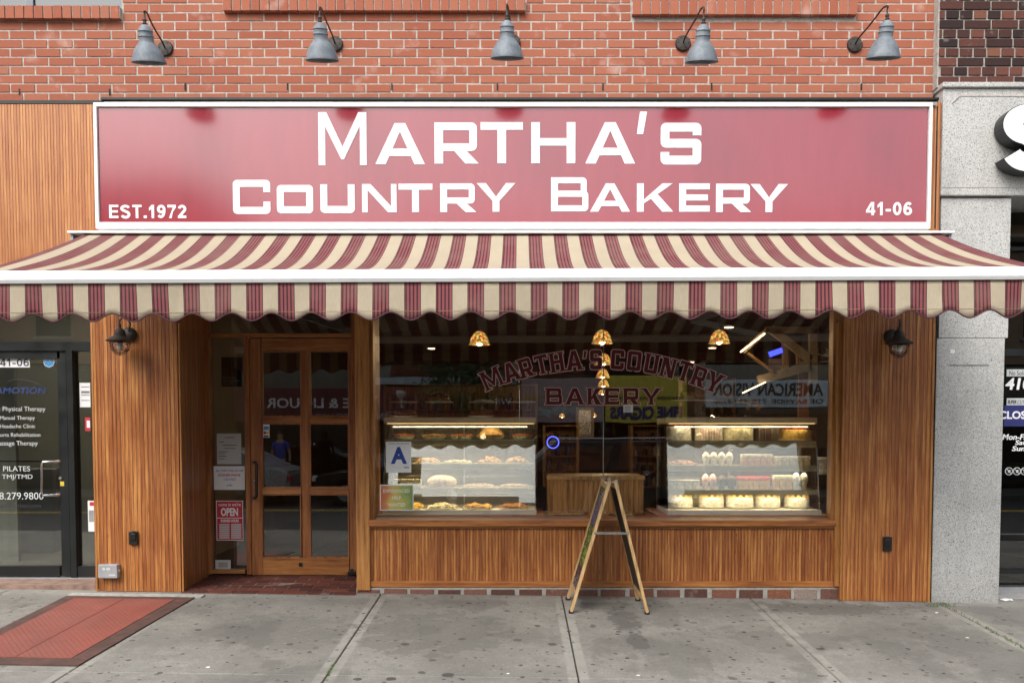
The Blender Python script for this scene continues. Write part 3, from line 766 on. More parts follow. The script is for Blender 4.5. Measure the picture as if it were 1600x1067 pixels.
m = MB(); pbox(m, 543, 892, 555, 898, YD-.05, YD-.01, .004); pbox(m, 547, 889, 551, 893, YD-.05, YD-.01, .004); obj('hinge', m, 'black_metal', door)
# threshold bricks
mb = MB(); rnd = random.Random(5)
zfl = W(400,898.5,YD).z
def thr(x, y, z):  # sloping apron from the sidewalk up to the door
    k = max(0, min(1, (y+.04)/(YD+.04))); return (gz(x)+.006)*(1-k)+zfl*k + z
yrow = -.03; r_i = 0
while yrow < YD+.02:
    x = LPx1 - (.1 if r_i % 2 else 0) + .01
    while x < rx1:
        a, b = max(x, LPx1+.004), min(x+.193, rx1)
        if b-a > .03:
            y0, y1 = yrow, yrow+.083; j = rnd.uniform(-.002,.002)
            top = [(a,y0,thr(a,y0,j)),(b,y0,thr(b,y0,j)),(b,y1,thr(b,y1,j)),(a,y1,thr(a,y1,j))]
            mb.hexa([(p[0],p[1],p[2]-.05) for p in top], top)
        x += .203
    yrow += .092; r_i += 1
obj('brick_apron', mb, 'paver_brick', bk)
mb = MB(); mb.poly([(LPx1, -.04, thr(LPx1,-.04,-.006)), (rx1, -.04, thr(rx1,-.04,-.006)), (rx1, YD, thr(0,YD,-.006)), (LPx1, YD, thr(0,YD,-.006))]); obj('apron_mortar', mb, 'paver_mortar', bk)
# ---- post between door and window, window wall
YW = .06     # window wall face
m = MB(); a = W(555.5,700,YW-.03); b = W(576.5,700,YW-.03); m.box(a.x, b.x, YW-.03, YD-.021, gz(a.x)+.03, 2.7, .004); obj('wood_post', m, 'trim_v', bk)
m = MB(); pbox(m, 1306.5, 505, 1314.5, 916, YW-.025, YW+.12, .003); obj('wood_post', m, 'trim_v', bk)
m = MB(); pbox(m, 577, 824, 1306.5, 908, YW+.01, YW+.10); obj('bead_panel', m, 'siding_fine', bk)
m = MB(); pbox(m, 577, 908, 1306.5, 917, YW-.008, YW+.1, .003); obj('bottom_rail', m, 'trim_x', bk)
m = MB(); pbox(m, 574.5, 812.5, 1306.5, 822, YW-.045, YW+.25, .004); sill = obj('window_sill', m, 'trim_x', bk)
m = MB(); pbox(m, 576.5, 822, 1306.5, 825, YW-.02, YW+.1, .002); obj('sill_molding', m, 'door_wood_x', sill)
# brick base course
mb = MB(); x = W(558,928,YW).x; xe = W(1314,928,YW).x; zt = W(800,917.5,YW).z; rnd = random.Random(8)
while x < xe-.03:
    L = min(rnd.uniform(.188,.205), xe-x); zb = gz(x)-.02
    mb.box(x, x+L-.004, YW+rnd.uniform(-.018,-.008), YW+.09, zb, zt-.012+rnd.uniform(-.006,.003), .007); x += L+rnd.uniform(.018,.034)
obj('brick_base', mb, 'base_brick', bk)
m = MB(); m.box(W(557,928,YW).x, W(1314.5,928,YW).x, YW-.004, YW+.09, -.1, zt-.001); obj('base_mortar', m, 'pale_cement', bk)
# shop window
YG = .14
win = MB(); pbox(win, 577, 470, 583.5, 812.5, YG-.05, YG+.05, .002); wo = obj('shop_window', win, 'trim_v', bk)
m = MB(); pbox(m, 1300.5, 470, 1306.5, 812.5, YG-.05, YG+.05, .002); obj('jamb', m, 'trim_v', wo)
m = MB(); pbox(m, 583.5, 470, 942.4, 812, YG, YG+.008); obj('pane', m, 'shop_glass', wo)
m = MB(); pbox(m, 943.6, 470, 1300.5, 812, YG, YG+.008); obj('pane', m, 'shop_glass', wo)
m = MB(); pbox(m, 942.4, 470, 943.6, 812, YG-.001, YG+.009); obj('glass_joint', m, 'aged_steel', wo)
# interior shell of the bakery
ix0, ix1 = LPx0+.1, RPx1+1.5
m = MB(); m.box(ix0-.1, ix1, .75, 18, -.03, -.0); obj('floor', m, 'interior_floor', bk)
ZC = 2.98
m = MB(); m.box(ix0-.1, ix1, .5, 18, ZC, ZC+.1)
for y in (2.6, 4.0, 5.8, 8.0, 11, 14): m.box(ix0, ix1, y, y+.28, ZC-.16, ZC-.001)
obj('ceiling', m, 'interior_ceiling', bk)
m = MB(); m.box(ix0-.1, ix1, 18, 18.1, -.1, ZC); m.box(ix0-.1, ix0, .72, 18, -.1, ZC); m.box(ix1, ix1+.1, .35, 18, -.1, 3.3); obj('interior_wall', m, 'interior_wall', bk)
m = MB(); m.box(RPx1-.05, RPx1-.02, .3, 1.6, 0, ZC); obj('interior_partition', m, 'dark_interior', bk)
m = MB(); m.box(ix0-.1, 4.9, .36, .72, 2.95, ZC); m.box(-4.6, 6, .5, 18, 3.08, 3.2); obj('ceiling_edge', m, 'dark_interior', bk)
m = MB(); pbox(m, 583, 812.5, 1306, 816, YG+.02, YG+.9); obj('window_shelf', m, 'case_wood', bk)

# window lettering (on the inner face of the glass)
lets = [("M",768,591.5,28,30,24),("A",798,581,24,29,20),("R",822,574.5,20,29,17),("T",846,569.5,20,29,12),("H",870,566,20,30,9),("A",897,563,24,30,5),("'",914,554,6,11,3),
        ("S",931,562,18,30,1),("C",965,562,20,30,-3),("O",991,564,21,30,-6),("U",1018,568.5,20,30,-10),("N",1044,574.5,20,30,-14),("T",1070,580,20,30,-17),("R",1093,588.5,20,30,-19),("Y",1116,597,24,30,-22)]
base = MB(); top = MB(); ppm = FPX/(YG-CYD)
for (ch, cx_, cy_, w_, h_, rt) in lets:
    c = W(cx_, cy_, YG); w1, h1 = w_/ppm, h_/ppm; rr = R(rt)
    P = glyph(ch, w1, h1, h1*.19, ch != "'")
    o = (c.x - (w1/2*math.cos(rr) - h1/2*math.sin(rr)), c.z - (w1/2*math.sin(rr) + h1/2*math.cos(rr)))
    put_polys(base, [poly_offset(p, .0065) for p in P], o, YG-.0006, rr, .0008, .00003)
    put_polys(top, P, o, YG-.0022, rr, .001, .00003)
bx = [("B",852,880),("A",882,914),("K",917,941),("E",944,969),("R",973,1000),("Y",1001,1034)]
for ch, x0, x1 in bx:
    a = W(x0+1.5, 632, YG); b = W(x1-1.5, 606.5, YG); P = glyph(ch, b.x-a.x, b.z-a.z, (b.z-a.z)*.22, True)
    put_polys(base, [poly_offset(p, .006) for p in P], (a.x, a.z), YG-.0006, 0, .0008, .00003)
    put_polys(top, P, (a.x, a.z), YG-.0022, 0, .001, .00003)
obj('lettering_outline', base, 'vinyl_pink', wo); obj('lettering', top, 'vinyl_darkred', wo)

# ================================================================== SIGN
YS = -.10
sg = thing('shop_sign', (W(800,360,YS).x, 0, W(800,358,YS).z), 'long glossy red sign board with white bakery lettering and white frame above the awning', 'sign')
a = W(146,161,YS); b = W(1453,356,YS)
m = MB(); m.box(a.x+.03, b.x-.03, YS+.012, .045, b.z+.03, a.z-.02); obj('panel', m, 'sign_red', sg)
m = MB(); f_ = .024
m.box(a.x, b.x, YS-.008, .05, a.z-.030, a.z, .003); m.box(a.x, b.x, YS-.008, .05, b.z-.008, b.z+.042, .003); m.box(a.x, a.x+f_, YS-.008, .05, b.z+.042, a.z-.030); m.box(b.x-f_, b.x, YS-.008, .05, b.z+.042, a.z-.030)
obj('frame', m, 'white_frame', sg)
m = MB(); m.box(a.x+.05, b.x+.06, YS+.06, .08, a.z+.002, a.z+.03); obj('top_cap', m, 'aged_steel', sg)
ML = MB(); YF = YS+.0115
for ch, x0, y0, x1, y1 in [("M",498,176,572.5,258.5),("A",586.5,193,663.5,257),("R",679,192,748,256),("T",751,191.5,817,255.5),("H",830,191.5,899,255.5),("A",914.5,191.5,992.5,256),("'",995,175,1011,210),("S",1032,192.5,1096,257.5)]:
    p = W(x0, y1, YF); q = W(x1, y0, YF); h = q.z-p.z; P = glyph(ch, q.x-p.x, h, (64/195)*.205 if ch != "'" else .05)
    put_polys(ML, P, (p.x, p.z), YF, 0, .003, .0005)
obj('lettering', ML, 'vinyl_white', sg)
ML = MB()
for ch, x0, y0, x1, y1 in [("C",364.5,281.5,422,334.5),("O",433,289.5,489,333.5),("U",501,288.5,554,333),("N",566,288,619.5,332),("T",623,287.5,675.5,331.5),("R",688,287,744,331.5),("Y",745,286.5,805,331),
                           ("B",861,277.5,920,330.5),("A",922,287,984.5,331),("K",995,287,1052,331),("E",1061,287,1109,331),("R",1118.5,287.5,1174,331.5),("Y",1172,288,1231,331.5)]:
    p = W(x0, y1, YF); q = W(x1, y0, YF); put_polys(ML, glyph(ch, q.x-p.x, q.z-p.z, (44/195)*.235), (p.x, p.z), YF, 0, .003, .0005)
obj('lettering', ML, 'vinyl_white', sg)
WID = {'E':.62,'S':.66,'T':.62,'.':.2,'1':.42,'9':.56,'7':.56,'2':.56,'4':.60,'-':.34,'0':.56,'6':.56}
m = MB(); sans_line(m, 'EST.1972', (171,320.5,291,341), YF, WID); obj('lettering', m, 'vinyl_white', sg)
m = MB(); sans_line(m, '41-06', (1353,316,1425,336.5), YF, WID); obj('lettering', m, 'vinyl_white', sg)

# ================================================================== AWNING
t = NT('awning_cloth'); ge = t.n('ShaderNodeNewGeometry'); sx = t.n('ShaderNodeSeparateXYZ'); t.l(ge.outputs['Position'], sx.inputs[0])
PER = .1925; X0 = W(337,470,-1.62).x
u = t.math('FRACT', t.math('DIVIDE', t.math('SUBTRACT', sx.outputs[0], X0-40*PER), PER))
maroon = t.math('LESS_THAN', u, .53)
fine = t.math('FRACT', t.math('MULTIPLY', u, 1/.53*4.5)); line = t.math('LESS_THAN', t.math('ABSOLUTE', t.math('SUBTRACT', fine, .5)), .19)
edge = t.math('ADD', t.math('LESS_THAN', u, .022), t.math('MULTIPLY', t.math('GREATER_THAN', u, .508), t.math('LESS_THAN', u, .53)))
mar = t.mix(line, (.205,.064,.068), (.05,.017,.022)); mar = t.mix(edge, mar, (.045,.014,.02))
vs = t.world((1,1,.06)); st = t.noise(vs, 260, 2); bl = t.noise(t.world(), 3.2, 5, .6)
cr = t.mix(t.ramp(st, [(.35, 0.0), (.65, .45)]), (.40,.343,.252), (.315,.268,.19))
col = t.mix(maroon, cr, mar); col = t.mix(t.ramp(bl, [(.42, 0.0), (.8, .30)]), col, (.25,.21,.16))
p = t.bsdf(col, .85, 0, t.bump(st, .15, .002, t.bump(t.noise(t.world((1,.5,1)), 5, 4), .25, .02)), .2)
tl = t.n('ShaderNodeBsdfTranslucent'); t.l(col, tl.inputs[0]); mx = t.n('ShaderNodeMixShader'); mx.inputs[0].default_value = .03
t.l(p.outputs[0], mx.inputs[1]); t.l(tl.outputs[0], mx.inputs[2]); t.l(mx.outputs[0], t.out.inputs[0])
simple('maroon_binding', (.065,.018,.025), .8, var=.2)
YA0, YA1 = -.20, -1.62
ax0, ax1 = W(133,368,YA0).x, W(1470,367,YA0).x
zb0 = W(800,366,YA0).z; zf = W(812,421,YA1).z
aw = thing('striped_awning', ((ax0+ax1)/2, -.1, zb0), 'maroon and cream striped retractable awning with scalloped valance over the shopfront', 'awning')
TL = .0040
def prof(tt):
    y = YA0 + (YA1-YA0)*tt; z = zb0 + (zf-.012-zb0)*tt; return y, z
SAG = .105
m = MB(); NXA, NTA = 200, 22; rows = []
for j in range(NTA+1):
    tt = j/NTA; y, z = prof(tt); row = []
    for i in range(NXA+1):
        x = ax0 + (ax1-ax0)*i/NXA
        rip = .004*math.sin(x*5.3+1)*math.sin(math.pi*tt) + .0025*math.sin(x*17)*tt*(1-tt)*4
        u_ = abs(2*i/NXA-1); sg_ = SAG*(1-.80*u_**7)*math.sin(math.pi*tt)*(1-.25*tt)
        row.append(m.bm.verts.new((x, y, z - sg_ + TL*x*tt + rip)))
    rows.append(row)
for a_, b_ in zip(rows, rows[1:]):
    for i in range(NXA): m.bm.faces.new((a_[i], a_[i+1], b_[i+1], b_[i]))
ao = obj('fabric', m, 'awning_cloth', aw, smooth=True)
sm = ao.modifiers.new('solid', 'SOLIDIFY'); sm.thickness = .002
# front bar
m = MB(); L, Rr = ax0-.03, ax1+.03
pr = [(-.035,.0),(-.045,.02),(-.04,.062),(-.02,.078),(.02,.080),(.035,.06),(.035,0.0)]
bz = zf-.078
m.hexa([(L, YA1+p_[0], bz+p_[1]+TL*L) for p_ in pr], [(Rr, YA1+p_[0], bz+p_[1]+TL*Rr) for p_ in pr]); obj('front_bar', m, 'white_metal', aw)
for xx in (L-.02, Rr): m = MB(); m.box(xx, xx+.02, YA1-.05, YA1+.04, bz-.005+TL*xx, bz+.085+TL*xx, .004); obj('end_cap', m, 'grey_metal', aw)
# valance
m = MB(); sc0 = W(333,500,YA1).x; SP = 61.6/(FPX/(YA1-CYD)); N = 620; H0 = bz+.002; vr = []
def vbot(x):
    ph = (x-sc0)/SP; s_ = math.cos(2*math.pi*ph); return W(812,493.5,YA1-.02).z - .0235*s_ + TL*x
def vy(x, k): return YA1-.018 + k*(.012*math.sin(x*2.1)+.008*math.sin(x*8.3+.7)+.004*math.sin(x*23+2*math.sin(x*3))) + .006*math.exp(-((x*1.0+.93)%1.55-.4)**2/.0006)*(1-abs(2*k-1)) - .004*k
for k in range(6):
    row = []
    for i in range(N+1):
        x = ax0+(ax1-ax0)*i/N; zt_ = H0+TL*x; zb_ = vbot(x); kk = k/5; row.append(m.bm.verts.new((x, vy(x, kk), zt_+(zb_-zt_)*kk)))
    vr.append(row)
for a_, b_ in zip(vr, vr[1:]):
    for i in range(N): m.bm.faces.new((a_[i], a_[i+1], b_[i+1], b_[i]))
vo_ = obj('valance', m, 'awning_cloth', aw, smooth=True); sm = vo_.modifiers.new('solid', 'SOLIDIFY'); sm.thickness = .002
m = MB(); m.tube([(ax0+(ax1-ax0)*i/N, vy(ax0+(ax1-ax0)*i/N, 1), vbot(ax0+(ax1-ax0)*i/N)) for i in range(N+1)], .0048, 6); obj('binding', m, 'maroon_binding', vo_, smooth=True)
m = MB(); m.tube([(ax0+(ax1-ax0)*i/120, vy(ax0+(ax1-ax0)*i/120, .75)-.002, H0+TL*(ax0+(ax1-ax0)*i/120)-.178) for i in range(121)], .0011, 4); obj('hem_stitching', m, 'packet_tan', vo_)
# housing
m = MB(); ha, hb = W(112,362,YA0+.02), W(1485,362,YA0+.02); hz = W(800,360.5,YA0-.05).z
m.box(ha.x, hb.x, YA0-.05, -.0, hz-.018, hz, .003); obj('housing_lid', m, 'white_metal', aw)
m = MB(); m.box(ha.x+.01, ha.x+.03, YA0-.02, .05, hz-.12, hz-.019); m.box(hb.x-.03, hb.x-.01, YA0-.02, .05, hz-.12, hz-.019); m.box(ha.x+.03, hb.x-.03, -.02, .05, hz-.13, hz-.019)
obj('housing', m, 'grey_metal', aw)
m = MB(); m.tube([(ax0, YA0+.03, zb0-.04), (ax1, YA0+.03, zb0-.04)], .036, 14); obj('roller', m, 'awning_cloth', aw, smooth=True)
for sgn, bx_ in ((1, ax0+.5), (-1, ax1-.5)):
    m = MB(); e = Vector((bx_+sgn*1.15, -.85, (zb0+zf)/2-.22)); m.bar((bx_, -.08, zb0-.16), e, .035, .06); m.bar(e, (bx_+sgn*.15, YA1+.05, bz+.03), .03, .05); obj('folding_arm', m, 'white_metal', aw)
# ================================================================== GOOSENECK LAMPS
def gooseneck(i, plate, shade, hshade, label):
    P0 = W(plate[0], plate[1], YB); Sb = W(shade[0], shade[1], -.60); rt = 24.6/(FPX/(6.40)); hh = .255
    o = thing('gooseneck_lamp', P0, label, 'wall lamp', 'gooseneck lamps above the sign')
    m = MB(); m.lathe([(.062,0),(.062,.012),(.055,.022),(.02,.026),(0,.026)], P0, 24, 'y'); obj('backplate', m, 'lamp_iron', o, smooth=True)
    for k in range(6):
        a = k*math.pi/3; m = MB(); m.ball(P0+Vector((.042*math.cos(a), -.024, .042*math.sin(a))), .005, sub=1); obj('screw', m, 'rubber', o)
    prf = [(rt*1.03,0),(rt*1.03,.006),(rt*.97,.025),(rt*.89,.055),(rt*.77,.085),(rt*.62,.11),(rt*.48,.128),(rt*.43,.138),(rt*.43,.165),(rt*.47,.17),(rt*.43,.177),(rt*.42,.20),(rt*.46,.205),(rt*.40,.218),(rt*.28,.238),(rt*.13,.248),(.0,.25)]
    RM = Matrix.Translation(Sb) @ Matrix.Rotation(R(15), 4, 'X') @ Matrix.Translation(-Sb)
    prf = [(rt*.98,.012)]+prf; m = MB(); m.lathe(prf, Sb, 36, caps=False); bmesh.ops.transform(m.bm, matrix=RM, verts=m.bm.verts); obj('shade', m, 'zinc', o, smooth=True)
    top = RM @ (Sb + Vector((0,0,.245))); g = MB(); g.lathe([(.012,0),(.016,.01),(.010,.02),(.015,.035),(.010,.045),(.007,.05)], top, 14); obj('fitting', g, 'lamp_iron', o, smooth=True)
    zt = W(shade[0], hshade+6, Sb.y+.05).z
    A = P0+Vector((0,-.02,0)); B = top+Vector((0,0,.05)); D = B-A
    pts = []
    ctrl = [A, A+Vector((D.x*.10, D.y*.12, .01)), A+Vector((D.x*.36, D.y*.40, (zt-A.z)*.30)), Vector((A.x+D.x*.60, A.y+D.y*.64, A.z+(zt-A.z)*.78)), Vector((A.x+D.x*.82, A.y+D.y*.84, zt)), Vector((B.x, B.y, zt-.035)), Vector((B.x, B.y, B.z+.03)), B]
    n = len(ctrl)
    for q in range(n-1):
        p0, p1, p2, p3 = ctrl[max(q-1,0)], ctrl[q], ctrl[q+1], ctrl[min(q+2,n-1)]
        for s_ in range(6):
            t_ = s_/6; pts.append(.5*((2*p1)+(p2-p0)*t_+(2*p0-5*p1+4*p2-p3)*t_*t_+(3*p1-p0-3*p2+p3)*t_**3))
    pts.append(B); m = MB(); m.tube(pts, .0065, 10); obj('arm', m, 'lamp_iron', o, smooth=True)
gooseneck(0, (259,77), (233,99), 16, 'zinc gooseneck lamp leaning left of its plate, above the EST.1972 end of the sign')
gooseneck(1, (524,70), (503.5,95.5), 10, 'zinc gooseneck lamp above the big letter M of the red sign')
gooseneck(2, (801,67), (792.5,92), 6, 'zinc gooseneck lamp hiding its own backplate, above the middle of the red sign')
gooseneck(3, (1067,69), (1096,98), 10, 'zinc gooseneck lamp above and right of the last letter S in the top line')
gooseneck(4, (1335,71), (1379.5,92), 8, 'zinc gooseneck lamp above the 41-06 end of the red sign')
# ================================================================== CAGE LANTERNS
def lantern(plate, shade, bott, label):
    P0 = W(plate[0], plate[1], 0); c = W(shade[0], shade[1], -.16); sgn = -1 if c.x < P0.x else 1
    o = thing('cage_lantern', P0, label, 'wall lamp', 'cage lanterns on the wood pillars')
    m = MB(); m.lathe([(.058,0),(.058,.015),(.05,.03),(.03,.04),(0,.042)], P0, 24, 'y'); obj('backplate', m, 'lamp_iron', o, smooth=True)
    z = c.z; m = MB(); m.lathe([(.102,-.012),(.104,-.006),(.082,.010),(.054,.026),(.043,.036),(.045,.043),(.040,.048),(.039,.066),(.035,.070),(.026,.084),(.011,.094),(.011,.118),(.0,.122)], (c.x,c.y,z), 32); obj('shade', m, 'lamp_iron', o, smooth=True)
    m = MB(); m.lathe([(.050,-.012),(.058,-.035),(.055,-.065),(.040,-.090),(.018,-.106),(.0,-.109)], (c.x,c.y,z), 24); obj('glass_globe', m, 'clear', o, smooth=True)
    m = MB(); m.ball((c.x,c.y,z-.05), .026, 1,1,1.3); obj('bulb', m, 'china', o, smooth=True)
    m = MB(); prof_ = [(.076,-.012),(.078,-.028),(.074,-.060),(.057,-.092),(.029,-.113),(.0,-.121)]
    for k in range(6):
        a = k*math.pi/3; m.tube([(c.x+r_*math.cos(a), c.y+r_*math.sin(a), z+h) for r_, h in prof_], .0022, 6)
    for r_, h in ((.078,-.028),(.066,-.078)): m.tube([(c.x+r_*math.cos(q*math.pi/12), c.y+r_*math.sin(q*math.pi/12), z+h) for q in range(24)], .0022, 6, closed=True)
    obj('cage', m, 'lamp_iron', o, smooth=True)
    m = MB(); tp = Vector((c.x,c.y,z+.115)); pts = [tp, tp+Vector((0,0,.035)), tp+Vector((-sgn*.012,.03,.065)), tp+Vector((-sgn*.03,.06,.06)), tp+Vector((-sgn*.045,.09,.02)), P0+Vector((0,-.03,.01))]
    m.tube(pts, .0065, 8); obj('arm', m, 'lamp_iron', o, smooth=True)
lantern((203,523), (187.5,531), 558, 'dark iron cage lantern on the left wood pillar beside the clinic door')
lantern((1392,526), (1405,535), 560, 'dark iron cage lantern on the right wood pillar beside the granite pier')
# outlets, junction box
def outlet(px0, py0, px1, py1, label):
    o = thing('outlet_cover', W((px0+px1)/2, py1, 0), label, 'electrical outlet', 'black outlet covers on the pillars')
    m = MB(); pbox(m, px0, py0, px1, py1, -.025, .001, .006); obj('cover', m, 'outlet_black', o)
    m = MB(); pbox(m, px0+3, py0+3, px1-3, py1-7, -.034, -.024, .006); obj('flap', m, 'outlet_black', o)
    m = MB(); pbox(m, px0+4, py0-.5, px1-4, py0+2, -.036, -.02, .003); obj('hinge', m, 'outlet_black', o)
outlet(201, 830, 214.5, 851, 'black weatherproof outlet cover low on the left wood pillar'); outlet(1380.5, 838.5, 1394, 861, 'black weatherproof outlet cover low on the right wood pillar')
o = thing('junction_box', W(168,903,0), 'flat grey utility box near the bottom left corner of left pillar', 'utility box')
m = MB(); pbox(m, 153, 882, 183, 903, -.06, .001, .006); obj('box', m, 'box_grey', o)
m = MB(); pbox(m, 183, 889, 186.5, 895, -.045, -.01, .006); obj('conduit_hub', m, 'chrome', o)
m = MB(); c_ = W(154,902,0); m.tube([c_+Vector((0,-.01,0)), c_+Vector((.003,-.012,-.05)), c_+Vector((0,-.01,-.09))], .004, 6); obj('cable', m, 'rubber', o)
for q in ((160,886.5,164,890.5),(166,886.5,172,890.5),(170,897,180,899.5)):
    m = MB(); pbox(m, *q, -.0612, -.0598); obj('marking', m, 'vinyl_soft', o)
# ================================================================== A-FRAME BOARD
F1, F2, F3, F4 = G(892.5,957.5), G(1011,959), G(887.5,936.5), G(996,938.5)
bl = (F1.y + F2.y)/2; bf = min((F3.y+F4.y)/2, .08)
def fy(p, y): return Vector((p.x, y, gz(p.x, y)))
F1, F2 = fy(F1, bl), fy(F2, bl); F3 = fy(F1, bf); F4 = fy(F2, bf); F3.x = W(887.5,936,bf).x; F4.x = W(996.5,938,bf).x
F3.z, F4.z = gz(F3.x, bf), gz(F4.x, bf)
ap = W(957,752,bl); apf = Vector((ap.x+(F3.x-F1.x)*.5+(F4.x-F2.x)*.5, bf, ap.z+.0))
af = thing('sandwich_board', (F1+F2+F3+F4)/4, 'folding wooden A-frame chalkboard standing open on the sidewalk before the window', 'sandwich board')
t = NT('chalkboard'); v = t.coord(); s = t.n('ShaderNodeSeparateXYZ'); t.l(v, s.inputs[0])
n = t.noise(t.coord((1,9,30)), 3.2, 3, .7); n2 = t.noise(t.coord((1,14,14)), 3, 2)
ink = t.ramp(n, [(.50, 0.0), (.54, 1.0)]); ink2 = t.math('MULTIPLY', ink, t.ramp(n2, [(.45, 0.0), (.5, 1.0)]))
colr = t.ramp(t.math('DIVIDE', s.outputs[2], 1.15), [(.0, (.30,.24,.26)), (.22, (.30,.10,.12)), (.27, (.32,.45,.06)), (.52, (.30,.42,.06)), (.55, (.30,.22,.40)), (.7, (.4,.36,.36)), (.78, (.35,.5,.07)), (.85, (.07,.12,.45)), (1, (.1,.12,.4))], 'CONSTANT')
t.bsdf(t.mix(ink2, (.022,.017,.016), colr), .7, 0, None, .3)
for (a, b, c, d, sg_, board) in ((F1, ap, F3, apf, -1, True), (F2, ap, F4, apf, 1, False)):
    off = Vector((sg_*.022, 0, 0)); m = MB(); m.bar(a+Vector((0,0,.015)), b+off, .022, .042, (0,1,0)); obj('leg', m, 'easel_wood', af)
    m = MB(); m.bar(c+Vector((0,0,.015)), d+off, .022, .042, (0,1,0)); obj('leg', m, 'easel_wood', af)
    lo0, lo1 = a.lerp(b+off, .13), c.lerp(d+off, .13); hi0, hi1 = a.lerp(b+off, .97), c.lerp(d+off, .97)
    nrm = Vector((sg_, 0, .3)).normalized()
    yy0, yy1 = Vector((0,.022,0)), Vector((0,-.022,0))
    m = MB(); q = [lo0+yy0, lo1+yy1, hi1+yy1, hi0+yy0]; m.hexa([p+nrm*.004 for p in q], [p-nrm*.004 for p in q]); obj('panel', m, 'chalkboard' if board else 'dark_interior', af)
    for f in (.13, .965):
        m = MB(); m.bar(a.lerp(b+off, f)+yy0, c.lerp(d+off, f)+yy1, .02, .04, (0,0,1)); obj('rail', m, 'easel_wood', af)
    for p in (a, c):
        m = MB(); m.lathe([(.020,0),(.020,.018),(.014,.026),(0,.027)], p, 12); obj('foot', m, 'rubber', af)
    for (p, yo) in ((b+off, -.013), (d+off, .013)):
        m = MB(); m.bar(p+Vector((0,yo,.012)), p+Vector((sg_*.012,yo,-.05)), .032, .004, (0,1,0)); obj('hinge_plate', m, 'aged_steel', af)
z_ = W(950,832,bl).z; k_ = (z_-F1.z)/(ap.z-F1.z)
p1, p2 = F1.lerp(ap, k_)+Vector((-.02,-.022,0)), F2.lerp(ap, k_)+Vector((.02,-.022,0)); m = MB(); m.bar(p1, p2, .003, .018); obj('brace', m, 'aged_steel', af)
for p in (p1+Vector((.01,-.003,0)), (p1+p2)/2+Vector((0,-.003,0)), p2+Vector((-.01,-.003,0))): m = MB(); m.ball(p, .006, sub=2); obj('rivet', m, 'chrome', af)

# ================================================================== CELLAR HATCH
q = [G(104,932), G(304,934.5), G(122,1041), G(-108,1037)]
ch = thing('cellar_hatch', (q[0]+q[1]+q[2]+q[3])/4, 'red diamond plate cellar hatch with dark steel rim set in the sidewalk', 'cellar hatch')
up = lambda p, h: Vector((p.x, p.y, gz(p.x, p.y)+h))
def inq(u, v): return q[0].lerp(q[1], u).lerp(q[3].lerp(q[2], u), v)
rim = MB()
for (u0,v0,u1,v1) in ((0,0,1,.05),(0,.93,1,1),(0,.05,.10,.93),(.88,.05,1,.93)):
    c4 = [inq(u0,v0), inq(u1,v0), inq(u1,v1), inq(u0,v1)]; rim.hexa([up(p,-.02) for p in c4], [up(p,.010) for p in c4])
obj('rim', rim, 'rust_frame', ch)
for (u0, u1) in ((.102,.487),(.493,.878)):
    m = MB(); c4 = [inq(u0,.052), inq(u1,.052), inq(u1,.928), inq(u0,.928)]; m.hexa([up(p,-.02) for p in c4], [up(p,.013) for p in c4]); lf = obj('leaf', m, 'red_plate', ch)
m = MB(); a, b = inq(.487,.052), inq(.493,.928); m.hexa([up(inq(.487,.052),-.01),up(inq(.493,.052),-.01),up(inq(.493,.928),-.01),up(inq(.487,.928),-.01)], [up(inq(.487,.052),.006),up(inq(.493,.052),.006),up(inq(.493,.928),.006),up(inq(.487,.928),.006)]); obj('seam', m, 'rust_frame', ch)
m = MB(); a, b = inq(0,0), inq(1,0); m.hexa([up(a+Vector((0,.09,0)),-.02), up(b+Vector((.05,.09,0)),-.02), up(b+Vector((.05,0,0)),-.02), up(a,-.02)], [up(a+Vector((0,.09,0)),.012), up(b+Vector((.05,.09,0)),.012), up(b+Vector((.05,0,0)),.012), up(a,.012)])
obj('curb_strip', m, 'pale_cement', ch)

# ================================================================== CLINIC STOREFRONT (left)
YC_ = .36
cl = thing('clinic_storefront', W(60,902,YC_), 'black framed glass storefront with white and blue clinic lettering left of the wood pillar', 'storefront')
m = MB(); pbox(m, -560, 534, 147, 548, YC_-.05, YC_+.06); obj('head_rail', m, 'black_frame', cl)
m = MB(); pbox(m, 107, 548, 116, 903, YC_-.05, YC_+.06); obj('post', m, 'black_frame', cl)
m = MB(); pbox(m, 116, 884, 152, 903, YC_-.04, YC_+.06); obj('sidelight_rail', m, 'black_frame', cl)
m = MB(); pbox(m, 116, 548, 160, 884, YC_, YC_+.008); obj('sidelight_pane', m, 'clinic_glass', cl)
m = MB(); pbox(m, -560, 440, 160, 534, YC_, YC_+.008); obj('transom_pane', m, 'clinic_glass', cl)
m = MB(); pbox(m, 93, 549, 106.5, 900, YC_-.03, YC_+.03); dcl = obj('door', m, 'black_frame', cl)
m = MB(); pbox(m, -110, 549, 93, 560, YC_-.03, YC_+.03); obj('door_rail', m, 'black_frame', dcl)
m = MB(); pbox(m, -110, 884, 93, 900, YC_-.03, YC_+.03); obj('door_rail', m, 'black_frame', dcl)
m = MB(); pbox(m, -110, 560, 93, 884, YC_, YC_+.008); obj('pane', m, 'clinic_glass', dcl)
m = MB(); pbox(m, -110, 719.5, 93, 721.5, YC_+.03, YC_+.05); obj('push_bar', m, 'black_metal', dcl)
m = MB(); a, b = W(94,721,YC_-.03), W(94,773,YC_-.03); dx = Vector((-.105,-.07,0)); m.tube([a, a+Vector((-.05,-.06,0)), a+dx, a+dx+Vector((-.01,0,-.03)), b+dx+Vector((-.01,0,.03)), b+dx, b+Vector((-.05,-.06,0)), b], .010, 12); obj('handle', m, 'chrome', dcl, smooth=True)
